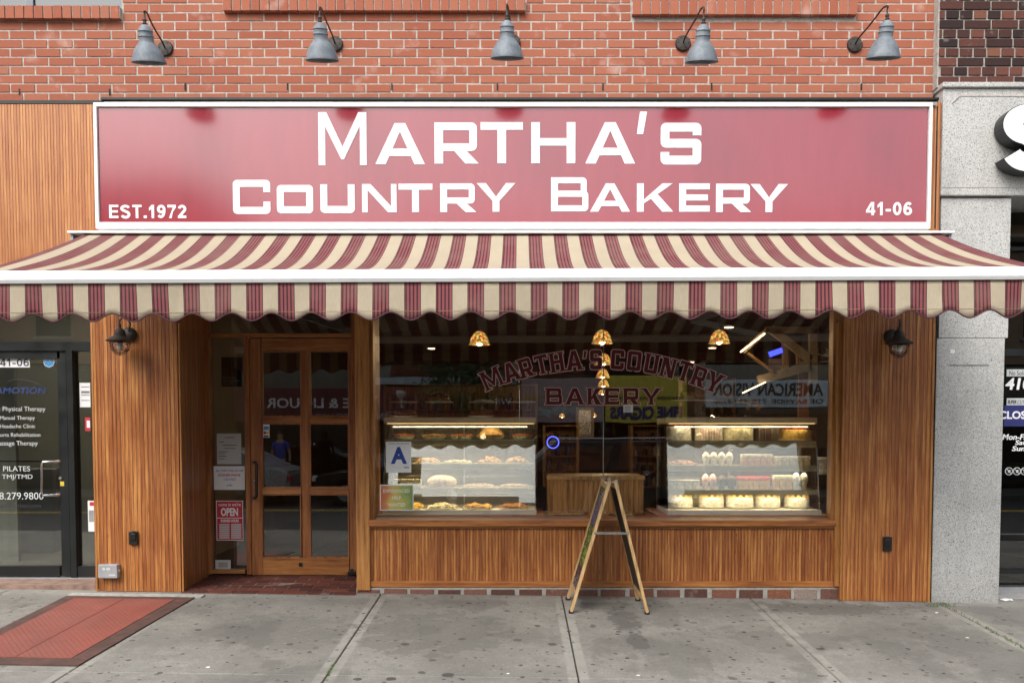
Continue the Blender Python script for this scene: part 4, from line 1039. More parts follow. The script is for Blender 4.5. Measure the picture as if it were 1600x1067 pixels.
m = MB(); m.lathe([(.014,0),(.014,.01),(0,.012)], W(95,747,YC_-.03), 16, 'y'); obj('lock', m, 'aged_steel', dcl)
m = MB(); pbox(m, 93.8, 752, 100, 759, YC_-.032, YC_-.03); obj('sticker', m, 'yellow_paint', dcl)
m = MB(); pbox(m, -560, 902.5, 150, 905, YC_-.06, YC_+.1); obj('sill', m, 'grey_metal', cl)
Yt = YC_-.001
def D(s_, box, mat, **k): return text('lettering', s_, box, Yt, mat, dcl, **k)
m = MB(); pbox(m, -2, 558, 46.5, 574, Yt-.001, Yt); obj('number_plate', m, 'vinyl_white', dcl)
m = MB(); sans_line(m, '41-06', (.5,560.5,45,572), Yt-.0012, {**WID, '-':.34}, tk=.15); obj('lettering', m, 'ink', dcl)
m = MB(); c = W(76.5,565,Yt); m.lathe([(.049,0),(.049,.0015)], c, 8, 'y'); o = obj('sticker', m, 'vinyl_white', dcl)
simple('sticker_blue', (.03,.25,.55), .5); m = MB(); m.lathe([(.044,0),(.044,.001)], c+Vector((0,-.0016,0)), 8, 'y'); obj('sticker_face', m, 'sticker_blue', o)
text('sticker_lettering', 'SECURITY', (69,561,84,566), Yt-.003, 'vinyl_white', o, thick=.0004)
simple('logo_blue', (.008,.03,.13), .6); D('THERAMOTION', (-48,605,70,615), 'logo_blue', bold=.02, shear=.2)
m = MB(); pts = []
for k in range(26):
    a = math.pi*(1.02-1.15*k/25); c = W(40,604,Yt); pts.append((c.x+.155*math.cos(a)-.0, Yt-.003, c.z+.055*math.sin(a)-.07*math.cos(a)*.35))
m.tube(pts, [.001+.004*math.sin(math.pi*k/25) for k in range(26)], 6); obj('logo_swoosh', m, 'ink', dcl)
for s_, y, r_, g in (('Orthopedic Physical Therapy',642,71,10),('Manual Therapy',655.5,54.5,8.5),('Headache Clinic',668.5,55,8.5),('Sports Rehabilitation',682,63,8.5),('Massage Therapy',695.5,59,10)):
    D(s_, (None, y-g*.70, r_, y), 'vinyl_soft', cap=True)
D('PILATES', (5,728,47,736), 'vinyl_soft'); D('TMJ/TMD', (3,741,51,750), 'vinyl_soft'); D('718.279.9800', (None,769,68,780), 'vinyl_soft'); D('www.TheraMotion.com', (None,786,63.5,793), 'ink')
for nm, q_, mt in (('paper_notice', (124.5,598,141,636), 'paper'),('window_label', (133,652,141,673), 'print_red'),('paper_notice', (137.5,782,147,830), 'paper')):
    m = MB(); pbox(m, *q_, YC_-.003, YC_-.001); lab = {598:'white printed notice taped in the clinic sidelight',652:'small dark red label in the clinic sidelight below the white notice',782:'narrow white leaflet low in the clinic sidelight'}[q_[1]]
    o = tag(obj(nm, m, mt), lab, 'notice')
    if q_[1] == 598: 
        for yy in (604,611,614,617,625): m = MB(); pbox(m, 127, yy, 140, yy+(2 if yy == 611 else 1), YC_-.0036, YC_-.003); obj('text_line', m, 'ink', o)
    if q_[1] == 652: m = MB(); pbox(m, 135.5, 657, 140.5, 668, YC_-.0036, YC_-.003); obj('badge', m, 'vinyl_white', o)
    if q_[1] == 782: m = MB(); pbox(m, 140, 784, 146.5, 790, YC_-.0036, YC_-.003); obj('badge', m, 'print_red', o); m = MB(); pbox(m, 139, 797, 146.5, 815, YC_-.0036, YC_-.003); obj('picture', m, 'grey_metal', o)
# clinic room
a = W(-560,500,YC_).x; b = LPx0+.10
m = MB(); m.box(a, b, YC_+3.2, YC_+3.3, -.1, 3.2); m.box(a-.1, a, YC_+.1, YC_+3.3, -.1, 3.2); m.box(b, b+.05, YC_+.12, YC_+3.3, -.1, 3.2); obj('room_wall', m, 'clinic_wall', cl)
m = MB(); m.box(a, b, YC_+.1, YC_+3.3, -.02, .10); obj('room_floor', m, 'clinic_floor', cl)
m = MB(); m.box(a, b, YC_+.1, YC_+3.3, 3.0, 3.1); obj('room_ceiling', m, 'clinic_wall', cl)
m = MB(); m.box(-5.4, -4.2, YC_+1.2, YC_+1.8, 2.96, 2.985); obj('ceiling_light', m, 'clinic_light', cl)
m = MB(); m.box(-5.25, -4.75, YC_+1.5, YC_+2.0, .1, .95); obj('reception_desk', m, 'grey_metal', cl)
m = MB(); pbox(m, -560, 552, 25, 880, YC_+.9, YC_+.95); 
simple('blind_cloth', (.30,.31,.25), .9, var=.12, scale=3, stretch=(12,1,.2)); obj('blind', m, 'blind_cloth', cl)
# stone step
m = MB(); x0, x1 = -6.5, LPx0; zt_ = W(60,904,YC_-.06).z
m.hexa([(x0,.03,zt_-.005),(x1,.03,zt_-.005),(x1,YC_,zt_),(x0,YC_,zt_)], [(x0,.03,-.1),(x1,.03,-.1),(x1,YC_,-.1),(x0,YC_,-.1)]); tag(obj('stone_step', m, 'step_stone'), 'brown streaked stone step under the clinic door', 'step')
# ================================================================== RIGHT NEIGHBOUR
nb = thing('corner_building', (W(1520,943,0).x, .3, gz(4)), 'dark mottled brick building with grey granite pier and lintel at the right edge', 'building')
gx0, gx1 = gx0_-.006, W(1565,700,0).x; gl0 = W(1473,200,-.02).x; zl0, zl1 = W(1530,306,-.02).z, W(1530,133,-.02).z
m = MB(); m.box(gx0, gx1, -.012, .55, gz(gx0)-.1, W(1500,529,0).z, .006); obj('granite_pier', m, 'granite', nb)
m = MB(); m.box(gl0+.012, gx1+.03, .0, .55, W(1500,528,0).z, zl0-.012, .004); obj('granite_pier', m, 'granite', nb)
m = MB(); m.box(gl0-.005, 9.5, -.03, .55, zl0+.0, zl1-.03, .008); m.box(gl0-.02, 9.5, -.055, .55, zl1-.028, zl1+.01, .006); lo_ = obj('granite_lintel', m, 'granite', nb)
m = MB(); gpt = [W(1487,162,-.03), W(1499,150,-.03)]; m.bar(gpt[0]+Vector((0,-.002,0)), gpt[1]+Vector((0,-.002,0)), .010, .006); m.box(gpt[1].x, 9.5, -.034, -.028, gpt[1].z-.006, gpt[1].z+.006); m.box(gl0, 9.5, -.033, -.028, W(1500,293,-.03).z-.003, W(1500,293,-.03).z+.003); obj('groove', m, 'mortar', lo_)
m = MB(); bricks(m, gl0-.02, 7.4, zl1+.02, 5.6, .02, cw=.215, ch=.0725, m=.012, seed=11, flem=True); obj('brick_wall', m, 'dark_brick', nb)
m = MB(); m.box(gl0-.03, 9.5, .03, .4, zl1+.0, 8); obj('mortar_bed', m, 'dark_mortar', nb)
YR = .55
m = MB(); pbox(m, 1540, 300, 1900, 925, YR, YR+.01); obj('shop_pane', m, 'dark_glass', nb)
for q_ in ((1540,545,1900,556),(1540,890,1900,896)): m = MB(); pbox(m, *q_, YR-.05, YR+.03); obj('shop_rail', m, 'black_frame', nb)
m = MB(); pbox(m, 1540, 918, 1900, 926, YR-.05, YR+.05); obj('shop_rail', m, 'grey_metal', nb)
m = MB(); pbox(m, 1540, 290, 1900, 330, YR-.05, YR+.05); obj('shop_rail', m, 'black_frame', nb)
m = MB(); m.box(gx1, 12, 3, 3.1, -.2, 3.5); m.box(gx1-.1, 12, YR+.02, 3.1, -.3, -.15); obj('interior', m, 'dark_interior', nb)
m = MB(); m.box(gx1-.02, 9.5, .17, YR, -.3, gz(4.5)-.004); obj('threshold', m, 'curb_stone', nb)
Yt = YR-.002
def N(s_, box, mat, **k): return text('lettering', s_, box, Yt, mat, nb, **k)
def plate(q_, mat, Yp, par, nm='decal'): m = MB(); pbox(m, *q_, Yp-.001, Yp); return obj(nm, m, mat, par)
plate((1573,577,1640,588), 'vinyl_soft', YR-.001, nb); N('No Solicitation', (1577,579,1622,586.5), 'ink')
N('4106', (1570,590,1623,609), 'vinyl_white', bold=.03, shear=.15)
plate((1573,622,1660,633), 'vinyl_soft', YR-.001, nb); N('SUPER', (1574,625,1588,631), 'ink', bold=.03, shear=.2); N('CUTS', (1589,625,1603,631), 'ink', shear=.2)
plate((1569,633,1660,666), 'navy', YR-.001, nb); N('CLOSED', (1561,642,1624,654.5), 'vinyl_white', bold=.03)
N('Mon-Fri', (1566,678,1606,687), 'vinyl_white', bold=.02, shear=.2); N('Sat', (1586,687.5,1602,695), 'vinyl_white', bold=.02, shear=.2); N('Sun', (1581,696.5,1601,704.5), 'vinyl_white', bold=.02, shear=.2)
for px in (1576.5, 1589, 1601):
    c = W(px, 736, Yt); m = MB(); m.tube([c+Vector((.031*math.cos(k*math.pi/10), 0, .031*math.sin(k*math.pi/10))) for k in range(20)], .0035, 6, closed=True); m.bar(c+Vector((-.022,0,.022)), c+Vector((.022,0,-.022)), .003, .005); m.box(c.x-.008,c.x+.012,c.y-.002,c.y,c.z-.012,c.z+.012); obj('prohibition_icon', m, 'vinyl_soft', nb)
# letter S on the lintel
sl_ = thing('channel_letter', W(1600,268,-.05), 'large white letter S with dark deep sides mounted on the granite lintel', 'sign letter')
pa, pb = W(1566,268,-.17), W(1652,163,-.17); sw, sh_ = pb.x-pa.x, pb.z-pa.z; tk = sh_*.27
sp_ = stroke(arcp(sw*.5, sh_*.70, sw*.5-tk/2, sh_*.30-tk/2, 20, 255, 24)+arcp(sw*.5, sh_*.30, sw*.5-tk/2, sh_*.30-tk/2, 75, -165, 24), tk)
m = MB(); put_polys(m, [sp_], (pa.x, pa.z), -.17, 0, .004); obj('face', m, 'vinyl_white', sl_)
m = MB(); put_polys(m, [poly_offset(sp_, .006)], (pa.x, pa.z), -.048, 0, .1215); obj('return', m, 'black_frame', sl_)
plate((1485,546,1492,552), 'paper', -.013, nb, 'paper_scrap'); simple('scratch', (.2,.2,.19), .9, var=.3); plate((1484,569.5,1546,572), 'scratch', -.0122, nb, 'scrape_mark')
# weeds in the joint
m = MB(); rnd = random.Random(2)
for k in range(260):
    if k < 90: px, py = rnd.gauss(1468,13), rnd.uniform(941,948)
    else:
        f = rnd.random(); px, py = 1478+f*122+rnd.uniform(-2,2), 946+f*67+rnd.uniform(-2,2)
        if rnd.random() < .45: continue
    g = G(px, py); 
    for _ in range(2):
        a = rnd.uniform(0, 6.28); l_ = rnd.uniform(.006,.02); h = rnd.uniform(.004,.018); d_ = Vector((math.cos(a), math.sin(a), 0)); n_ = Vector((-d_.y, d_.x, 0))*.003
        m.poly([g-n_, g+n_, g+d_*l_+Vector((0,0,h))])
for k in range(70):
    f = rnd.random()**1.5; px = 512+rnd.uniform(-3,3)+8*f; py = 1056-18*f; g = G(px,py); a = rnd.uniform(0,6.28); m.poly([g+Vector((-.002,0,0)), g+Vector((.002,0,0)), g+Vector((math.cos(a)*.01, math.sin(a)*.01, rnd.uniform(.004,.014)))])
tag(obj('weeds', m, 'leaf_weed'), 'short green weeds sprouting from the sidewalk joints', 'weeds', kind='stuff')
# litter
for k, (px, py, s_, lab) in enumerate(((325,1042,.010,'white scrap of litter on the sidewalk right of the cellar hatch'),(794,1052,.011,'white scrap of litter near the front edge, left of the middle joint'),(997,1055,.014,'pale flat scrap of litter in front of the sandwich board'),(1570,938,.05,'crumpled white paper at the foot of the granite pier'),(1463,957,.012,'tiny white scrap on the sidewalk below the right pillar'),(1512,996,.010,'tiny white scrap beside the weedy joint'))):
    g = G(px, py); m = MB(); m.ball(g+Vector((0,0,s_*.18)), s_, 1.2, .8, .25, 1, .35); tag(obj('litter', m, 'paper'), lab, 'litter')

# ================================================================== NOTICES IN DOOR AND WINDOW
def card(px, Yp, mat, name, label, cat, group=None):
    m = MB(); pbox(m, *px, Yp-.0015, Yp); return tag(obj(name, m, mat), label, cat, group)
Yq = YD+.038
o = card((339,677,377,725), Yq, 'paper_grey', 'paper_notice', 'grey typed notice in the sidelight, above the blue lettered one', 'notice')
for yy, x0, x1 in ((683,351,366),(690,342,350),(695,348,370),(700,350,368),(705,341,356),(708,341,352),(712,341,354),(716,341,351)): m = MB(); pbox(m, x0, yy, x1, yy+.9, Yq-.0022, Yq-.0014); obj('text_line', m, 'ink', o)
o = card((334,728,382.5,765), Yq, 'paper', 'paper_notice', 'white notice about kosher challas in the sidelight above the OPEN sign', 'notice')
text('lettering', 'ALL OUR CHALLAS ARE', (337,733,380,737), Yq-.0016, 'ink_blue', o, shear=.2, thick=.0004); text('lettering', 'KOSHER PARVE', (341,740,375,744), Yq-.0016, 'ink_red', o, bold=.02, shear=.2, thick=.0004)
text('lettering', 'CERTIFIED', (349,747,368,750.5), Yq-.0016, 'ink_blue', o, shear=.2, thick=.0004); text('lettering', 'ok', (354,755.5,363,759.5), Yq-.0016, 'ink_blue', o, thick=.0004)
o = card((338,782,380,844), Yq, 'vinyl_white', 'open_sign', 'red and white OPEN sign with business hours in the door sidelight', 'sign')
m = MB(); pbox(m, 339, 783, 379, 843, Yq-.0024, Yq-.0014); f = obj('red_field', m, 'print_red', o); Yq2 = Yq-.0025
text('lettering', "come in we're", (341.5,785,376,790.5), Yq2, 'vinyl_white', f, thick=.0004, bold=.01); text('lettering', 'OPEN', (345,793,372,806), Yq2, 'vinyl_white', f, thick=.0004, bold=.04); text('lettering', 'BUSINESS HOURS', (345,811,373,815.5), Yq2, 'vinyl_white', f, thick=.0004, bold=.03)
for k in range(7):
    for x0, x1 in ((342.5,358.5),(361,377)): m = MB(); pbox(m, x0, 818+k*3.4, x1, 820.6+k*3.4, Yq2-.0004, Yq2); obj('hours_line', m, 'vinyl_soft', f)
m = MB(); pbox(m, 339, 808.5, 379, 809.5, Yq2-.0004, Yq2); obj('divider', m, 'vinyl_white', f)
o = card((336.5,874.5,360.5,890), Yq, 'paper_grey', 'paper_card', 'small pale card at the foot of the sidelight', 'notice')
m = MB(); pbox(m, 341, 878, 356, 886, Yq-.0022, Yq-.0014); obj('print', m, 'clinic_wall', o)
o = card((346,558,379,604), Yq+.25, 'ink', 'hanging_sign', 'black hanging notice about the restroom high in the sidelight', 'sign')
text('lettering', 'Restrooms\nFor Customers\nUse Only', (349,588,375,602), Yq+.248, 'vinyl_soft', o, thick=.0004)
o = card((411,663,421,672), YD+.018, 'vinyl_white', 'door_sticker', 'blue and white card sticker on the door glass, upper of two', 'sticker'); m = MB(); pbox(m, 412, 666, 420, 671, YD+.0155, YD+.0166); obj('print', m, 'sticker_blue', o)
o = card((411,672.5,421,683.5), YD+.018, 'vinyl_white', 'door_sticker', 'red and yellow card sticker on the door glass, lower of two', 'sticker')
m = MB(); m.lathe([(.014,0),(.014,.0006)], W(414,676,YD+.016), 12, 'y'); obj('print', m, 'print_red', o); m = MB(); m.lathe([(.014,0),(.014,.0006)], W(418,676,YD+.0155), 12, 'y'); obj('print', m, 'yellow_paint', o)
m = MB(); pbox(m, 412, 680, 420, 683, YD+.0155, YD+.0166); obj('print', m, 'ink_blue', o)
Yg = YG-.001
o = card((603,690,642.5,738), Yg, 'paper', 'grade_card', 'white card with large blue letter A in the left corner of the shop window', 'sign')
simple('faint_blue', (.50,.58,.72), .7); c = W(623,713,Yg-.0016)
m = MB(); m.tube([c+Vector((.093*math.cos(k*math.pi/16), 0, .093*math.sin(k*math.pi/16))) for k in range(32)], .0012, 4, closed=True); obj('seal', m, 'faint_blue', o)
text('lettering', 'A', (610.5,698,636,724.5), Yg-.0024, 'ink_blue', o, bold=.045, thick=.0006); text('lettering', 'SANITARY INSPECTION GRADE', (607,692,639,694), Yg-.0016, 'ink', o, thick=.0004); text('lettering', 'NYC', (632,729,639,731.5), Yg-.0016, 'ink', o, bold=.05, thick=.0004)
t = NT('help_print'); v = t.world(); n = t.noise(v, 7, 5, .7); s = t.n('ShaderNodeSeparateXYZ'); t.l(v, s.inputs[0])
f = t.math('ADD', t.math('DIVIDE', t.math('SUBTRACT', s.outputs[0], W(594,780,Yg).x), .30), t.math('MULTIPLY', t.math('SUBTRACT', n, .5), .9))
t.bsdf(t.ramp(f, [(0, (.50,.14,.06)), (.2, (.55,.22,.07)), (.38, (.60,.48,.12)), (.6, (.34,.40,.10)), (.85, (.18,.28,.10)), (1, (.25,.34,.2))]), .5)
o = card((593.5,757,646,797.5), Yg, 'paper', 'help_wanted_sign', 'red to green help wanted poster at the bottom left of the shop window', 'sign')
m = MB(); pbox(m, 595, 758.5, 644.8, 796, Yg-.0024, Yg-.0014); f = obj('print', m, 'help_print', o)
for s_, q_ in (('EXPERIENCED',(599,764,640,769.5)),('HELP',(613,775,626.5,780)),('WANTED',(606,785.5,633,791))): text('lettering', s_, q_, Yg-.0025, 'vinyl_white', f, thick=.0004)
o = card((974,632,989,644), Yg, 'paper', 'window_note', 'small white note stuck to the shop window below the word BAKERY', 'notice')
for k in range(3): m = MB(); pbox(m, 976, 635+k*3, 985, 635.8+k*3, Yg-.0022, Yg-.0014); obj('text_line', m, 'ink', o)

# ================================================================== PENDANTS, DOWNLIGHTS
t = NT('tiffany'); v = t.coord(); vo = t.n('ShaderNodeTexVoronoi', feature='DISTANCE_TO_EDGE'); vo.inputs['Scale'].default_value = 42; t.l(v, vo.inputs[0])
vc = t.n('ShaderNodeTexVoronoi'); vc.inputs['Scale'].default_value = 42; t.l(v, vc.inputs[0]); sp = t.n('ShaderNodeSeparateColor'); t.l(vc.outputs['Color'], sp.inputs[0])
s = t.n('ShaderNodeSeparateXYZ'); t.l(v, s.inputs[0])
band = t.ramp(s.outputs[2], [(.06, 0.0), (.075, 1.0)])
amb = t.ramp(sp.outputs[0], [(0, (1,.42,.08)), (1, (1,.66,.24))]); pat = t.ramp(sp.outputs[1], [(0, (.35,.22,.05)), (.35, (.9,.45,.1)), (.7, (.75,.08,.02)), (.82, (.15,.12,.03))], 'CONSTANT')
c = t.mix(band, pat, amb); c = t.mix(t.ramp(vo.outputs[0], [(.03, 0.0), (.07, 1.0)]), (.02,.012,.005), c)
e = t.n('ShaderNodeEmission'); t.l(c, e.inputs[0]); e.inputs[1].default_value = .85; t.l(e.outputs[0], t.out.inputs[0])
def pendant(px, py, Y, r_, label):
    c = W(px, py, Y); o = thing('pendant_lamp', c, label, 'pendant lamp', 'stained glass pendant lamps inside the bakery'); h = r_*1.35
    m = MB(); m.lathe([(r_*1.08,-h*.5),(r_*1.0,-h*.42),(r_*.93,-h*.2),(r_*.82,h*.05),(r_*.62,h*.28),(r_*.35,h*.44),(r_*.12,h*.5)], c, 28, caps=False); obj('shade', m, 'tiffany', o, smooth=True)
    m = MB(); m.ball(c+Vector((0,0,-h*.40)), r_*.30, 1,1,.8); obj('bulb', m, 'bulb', o, smooth=True)
    m = MB(); m.tube([c+Vector((0,0,h*.5)), Vector((c.x,c.y,ZC-.01))], .006, 6); obj('cord', m, 'black_metal', o)
    if r_ > .1:
        ld = bpy.data.lights.new('glow', 'POINT'); ld.energy = 15 if Y < 4 else 14; ld.color = (1, .70, .40); ld.shadow_soft_size = .034; lo = bpy.data.objects.new('glow', ld); C.objects.link(lo); lo.parent = o; lo.location = (0, 0, -h*.46)
    m = MB(); m.lathe([(r_*.16,h*.48),(r_*.12,h*.7),(.008,h*.8)], c, 12); obj('cap', m, 'lamp_iron', o)
    return o
pendant(749,528,2.2,.104,'stained glass pendant hanging left of the arched lettering in the shop window')
pendant(941,526,2.2,.104,'nearest and topmost stained glass pendant of the row at the middle window joint')
pendant(1124,526,2.2,.104,'stained glass pendant hanging above the end of the arched lettering, right side')
for (x, y, Y, nth) in ((943,561,4.9,'second'),(942,583,7.7,'third'),(943,598,10.4,'fourth'),(942,611,13.6,'fifth')):
    pendant(x, y, Y, .11, nth+' stained glass pendant from the top in the receding row at the window joint')
o = pendant(878,649,9.5,.055,'small round pendant glowing low behind the glass, left of the window joint'); o = pendant(928,648,9.5,.055,'small round pendant glowing low behind the glass, just left of the window joint')
for k, (px, py) in enumerate(((674,545),(1139,512),(1113,544),(1066,597),(1080,566),(905,571))):
    b = -(py-CYP)/FPX; dz = -math.sin(TILT)+b*math.cos(TILT); dy = math.cos(TILT)+b*math.sin(TILT); tt = (ZC-.19-CZ)/dz; Y = CYD+dy*tt; c = W(px, py, Y)
    m = MB(); m.lathe([(.06,0),(.06,.02)], c, 16); o = tag(obj('downlight', m, 'downlight'), ['round ceiling downlight left of the left pendant','round ceiling downlight just right of the right pendant','round ceiling downlight below the right pendant','round ceiling downlight low, over the right display case','round ceiling downlight behind the arched lettering, right half','round ceiling downlight behind the arched lettering, left of the pendant row'][k], 'downlight', 'ceiling downlights in the bakery')
    m = MB(); m.lathe([(.075,.004),(.075,.03)], c, 16); obj('trim_ring', m, 'case_white', o)
    
# ================================================================== DISPLAY CASES
ROWS = {}
zt_lim = 1.3
def case_light(par, a, b, ys, z):
    ld = bpy.data.lights.new('strip_glow', 'AREA'); ld.shape = 'RECTANGLE'; ld.size = b-a-.15; ld.size_y = .03; ld.energy = 1.35 if z < zt_lim else .9; ld.color = (1, .78, .48)
    lo = bpy.data.objects.new('strip_glow', ld); C.objects.link(lo); lo.parent = par; lo.location = Vector(((a+b)/2, ys+.014, z-.003)) - wloc(par); lo.rotation_euler = (R(48), 0, 0)
def display_case(x0, x1, key, label, strips):
    Yf = .42; zb = W(x0,803,Yf).z; zt_ = W(x0, 652, Yf+.14).z; a, b = W(x0,800,Yf).x, W(x1,800,Yf).x; dep = .62; SL = .14/(zt_-zb)
    o = thing('display_case', ((a+b)/2, Yf+.3, 0), label, 'display case')
    m = MB(); m.box(a-.07, b+.05, Yf-.08, Yf+dep+.05, W(x0,817,Yf-.08).z-.02, zb-.035, .006); m.box(a-.09, b+.07, Yf-.11, Yf+dep+.06, zb-.035, zb-.005, .006); obj('base', m, 'case_wood', o)
    m = MB(); m.box(a, b, Yf-.012, Yf+dep, zb-.004, W(x0,797,Yf).z, .003); obj('deck', m, 'case_white', o)
    yz = lambda z: Yf + (z-zb)*SL
    ROWS[key] = [(W(x0,797,Yf).z, Yf)]
    for k, (yt, yb_) in enumerate(strips):
        Ys = .46+.035*k; z1, z0 = W(x0,yt,Ys).z, W(x0,yb_,Ys).z; ys = yz(z1)+.02; z1, z0 = W(x0,yt,ys).z, W(x0,yb_,ys).z
        m = MB(); m.box(a+.015, b-.015, ys, Yf+dep-.02, z0+.012, z1, .003); sh = obj('shelf', m, 'cream_shelf', o)
        m = MB(); m.box(a+.015, b-.015, ys-.008, ys-.001, z0, z1+.004); obj('price_rail', m, 'cream_shelf', sh)
        m = MB(); m.box(a+.1, b-.1, ys+.03, ys+.055, z0+.003, z0+.0115); obj('light_strip', m, 'strip', sh); case_light(sh, a, b, ys, z0)
        ROWS[key].append((z1, ys))
    ys = yz(zt_); m = MB(); m.box(a+.0, b+.0, ys-.01, Yf+dep, zt_-.055, zt_, .004); tp = obj('top', m, 'cream_shelf', o)
    m = MB(); m.box(a+.03, b-.02, ys-.0135, ys-.0105, zt_-.0555, zt_-.0515); obj('light_line', m, 'strip_line', tp); case_light(tp, a, b, ys-.01, zt_-.07)
    ROWS[key].append((zt_, ys))
    m = MB(); m.hexa([(a+.01,Yf,zb+.03),(b-.01,Yf,zb+.03),(b-.01,yz(zt_),zt_-.06),(a+.01,yz(zt_),zt_-.06)], [(a+.01,Yf+.006,zb+.03),(b-.01,Yf+.006,zb+.03),(b-.01,yz(zt_)+.006,zt_-.06),(a+.01,yz(zt_)+.006,zt_-.06)]); obj('front_glass', m, 'case_glass', o)
    for xx in (a+.003, b-.009):
        m = MB(); m.hexa([(xx,Yf+.01,zb+.03),(xx,Yf+dep-.01,zb+.03),(xx,Yf+dep-.01,zt_-.06),(xx,yz(zt_)+.01,zt_-.06)], [(xx+.006,Yf+.01,zb+.03),(xx+.006,Yf+dep-.01,zb+.03),(xx+.006,Yf+dep-.01,zt_-.06),(xx+.006,yz(zt_)+.01,zt_-.06)]); obj('side_glass', m, 'clear', o)
    m = MB(); m.box(a+.02, b-.02, Yf+dep-.01, Yf+dep, zb, zt_-.06); obj('back_panel', m, 'case_back', o)
    for xx in (a, (a+b)/2, b-.012): m = MB(); m.box(xx, xx+.012, Yf+dep-.03, Yf+dep-.011, zb, zt_-.06); obj('post', m, 'grey_metal', o)
    return o
display_case(597, 838, 'L', 'glass pastry display case behind the letter A card, left side of window', ((763,771),(725,733),(687,696)))
display_case(1043, 1283, 'R', 'glass cake display case on the right side of the shop window', ((765,773),(728,736),(690,699)))
LV = ['on the deck', 'on lower shelf', 'on middle shelf', 'on upper shelf', 'on top']
CS = {'L': 'of left case', 'R': 'of right case'}
cnt = {}
ordn = ['first','second','third','fourth','fifth','sixth','seventh','eighth','ninth']
def spot(key, lv, px, dy=.15):
    z, y = ROWS[key][lv]; Y = y+dy; return Vector((W(px, 700, Y).x, Y, z+.001))
def flab(desc, key, lv): return '%s %s %s' % (desc, LV[lv], CS[key])
def plate_(m, c, r_): m.lathe([(r_*.5,0),(r_*.95,.008),(r_,.012),(r_*.9,.013),(0,.009)], c, 28)
def cake(key, lv, px, r_, h, body, topm, desc, deco='dollops', decm=None, dy=.17, nd=12):
    c = spot(key, lv, px, dy); o = thing('cake', c, flab(desc, key, lv), 'cake')
    m = MB(); plate_(m, c, r_*1.12); obj('dish', m, 'china', o, smooth=True)
    m = MB(); c2 = c+Vector((0,0,.0135)); m.lathe([(r_,0),(r_*1.01,h*.3),(r_*.99,h*.85),(r_*.95,h),(0,h*1.01)], c2, 40, wob=.012); bd = obj('body', m, body, o, smooth=True)
    if deco == 'dollops':
        for k in range(nd):
            a = 2*math.pi*k/nd; m = MB(); p = c2+Vector((r_*.8*math.cos(a), r_*.8*math.sin(a), h)); m.lathe([(r_*.17,0),(r_*.19,.006),(r_*.11,.018),(0,.03)], p, 10, wob=.1); obj('dollop', m, decm or topm, bd, smooth=True)
    elif deco == 'fruit':
        m = MB()
        for k in range(46):
            a = random.uniform(0, 6.28); q_ = r_*.85*math.sqrt(random.random()); m.ball(c2+Vector((q_*math.cos(a), q_*math.sin(a), h+random.uniform(.0,.014))), random.uniform(.010,.018), sub=1, wob=.1)
        obj('fruit', m, decm or 'berry', bd, smooth=True)
    elif deco == 'piped':
        m = MB(); 
        for k in range(30): a = 2*math.pi*k/30; p = c2+Vector((r_*1.0*math.cos(a), r_*1.0*math.sin(a), 0)); m.tube([p, p+Vector((0,0,h))], .006, 6)
        obj('piping', m, decm or topm, bd, smooth=True)
        m = MB(); m.lathe([(r_*.9,0),(r_*.6,.018),(0,.022)], c2+Vector((0,0,h)), 24, wob=.06); obj('topping', m, topm, bd, smooth=True)
    return o
def pie(key, lv, px, r_, heap, crust, fill, desc, dy=.15):
    c = spot(key, lv, px, dy); o = thing('pie', c, flab(desc, key, lv), 'pie')
    m = MB(); m.lathe([(r_*.75,0),(r_,.028),(r_*1.03,.03),(r_*.97,.03),(r_*.72,.004)], c, 32); obj('tin', m, 'steel_tray', o, smooth=True)
    m = MB(); m.lathe([(r_*.78,.006),(r_*.98,.03),(r_*1.02,.042),(r_*.88,.045)], c, 32, wob=.025); obj('crust', m, crust, o, smooth=True)
    m = MB(); m.lathe([(r_*.92,.030),(r_*.80,.034+heap*.35),(r_*.5,.034+heap*.8),(r_*.2,.034+heap),(0,.034+heap)], c, 32, wob=.06)
    fo_ = obj('filling', m, fill, o, smooth=True)
    if heap < .03 and 'cherr' in desc:
        m = MB()
        for k in range(40): a = random.uniform(0,6.28); q_ = r_*.85*math.sqrt(random.random()); m.ball(c+Vector((q_*math.cos(a), q_*math.sin(a), .044)), .010, sub=1)
        obj('cherries', m, 'cherry', fo_, smooth=True)
    return o
def heap(key, lv, px, w_, h, mat, desc, n=60, rad=.016, dy=.14):
    c = spot(key, lv, px, dy); o = thing('pastry_tray', c, flab(desc, key, lv), 'pastry tray')
    m = MB(); m.box(c.x-w_/2, c.x+w_/2, c.y-.10, c.y+.16, c.z, c.z+.009, .004); obj('tray', m, 'china', o)
    m = MB()
    for k in range(n):
        x, y = random.uniform(-1,1), random.uniform(-1,1); hh = h*max(0, 1-abs(x)**2.5)*(1-abs(y)**3)*random.uniform(.4,1)
        m.ball(c+Vector((x*w_*.46, .03+y*.10, .012+hh)), rad*random.uniform(.8,1.2), 1.2, 1, .7, 1, .15)
    tag(obj('pastries', m, mat, o, smooth=True), kind='stuff'); return o
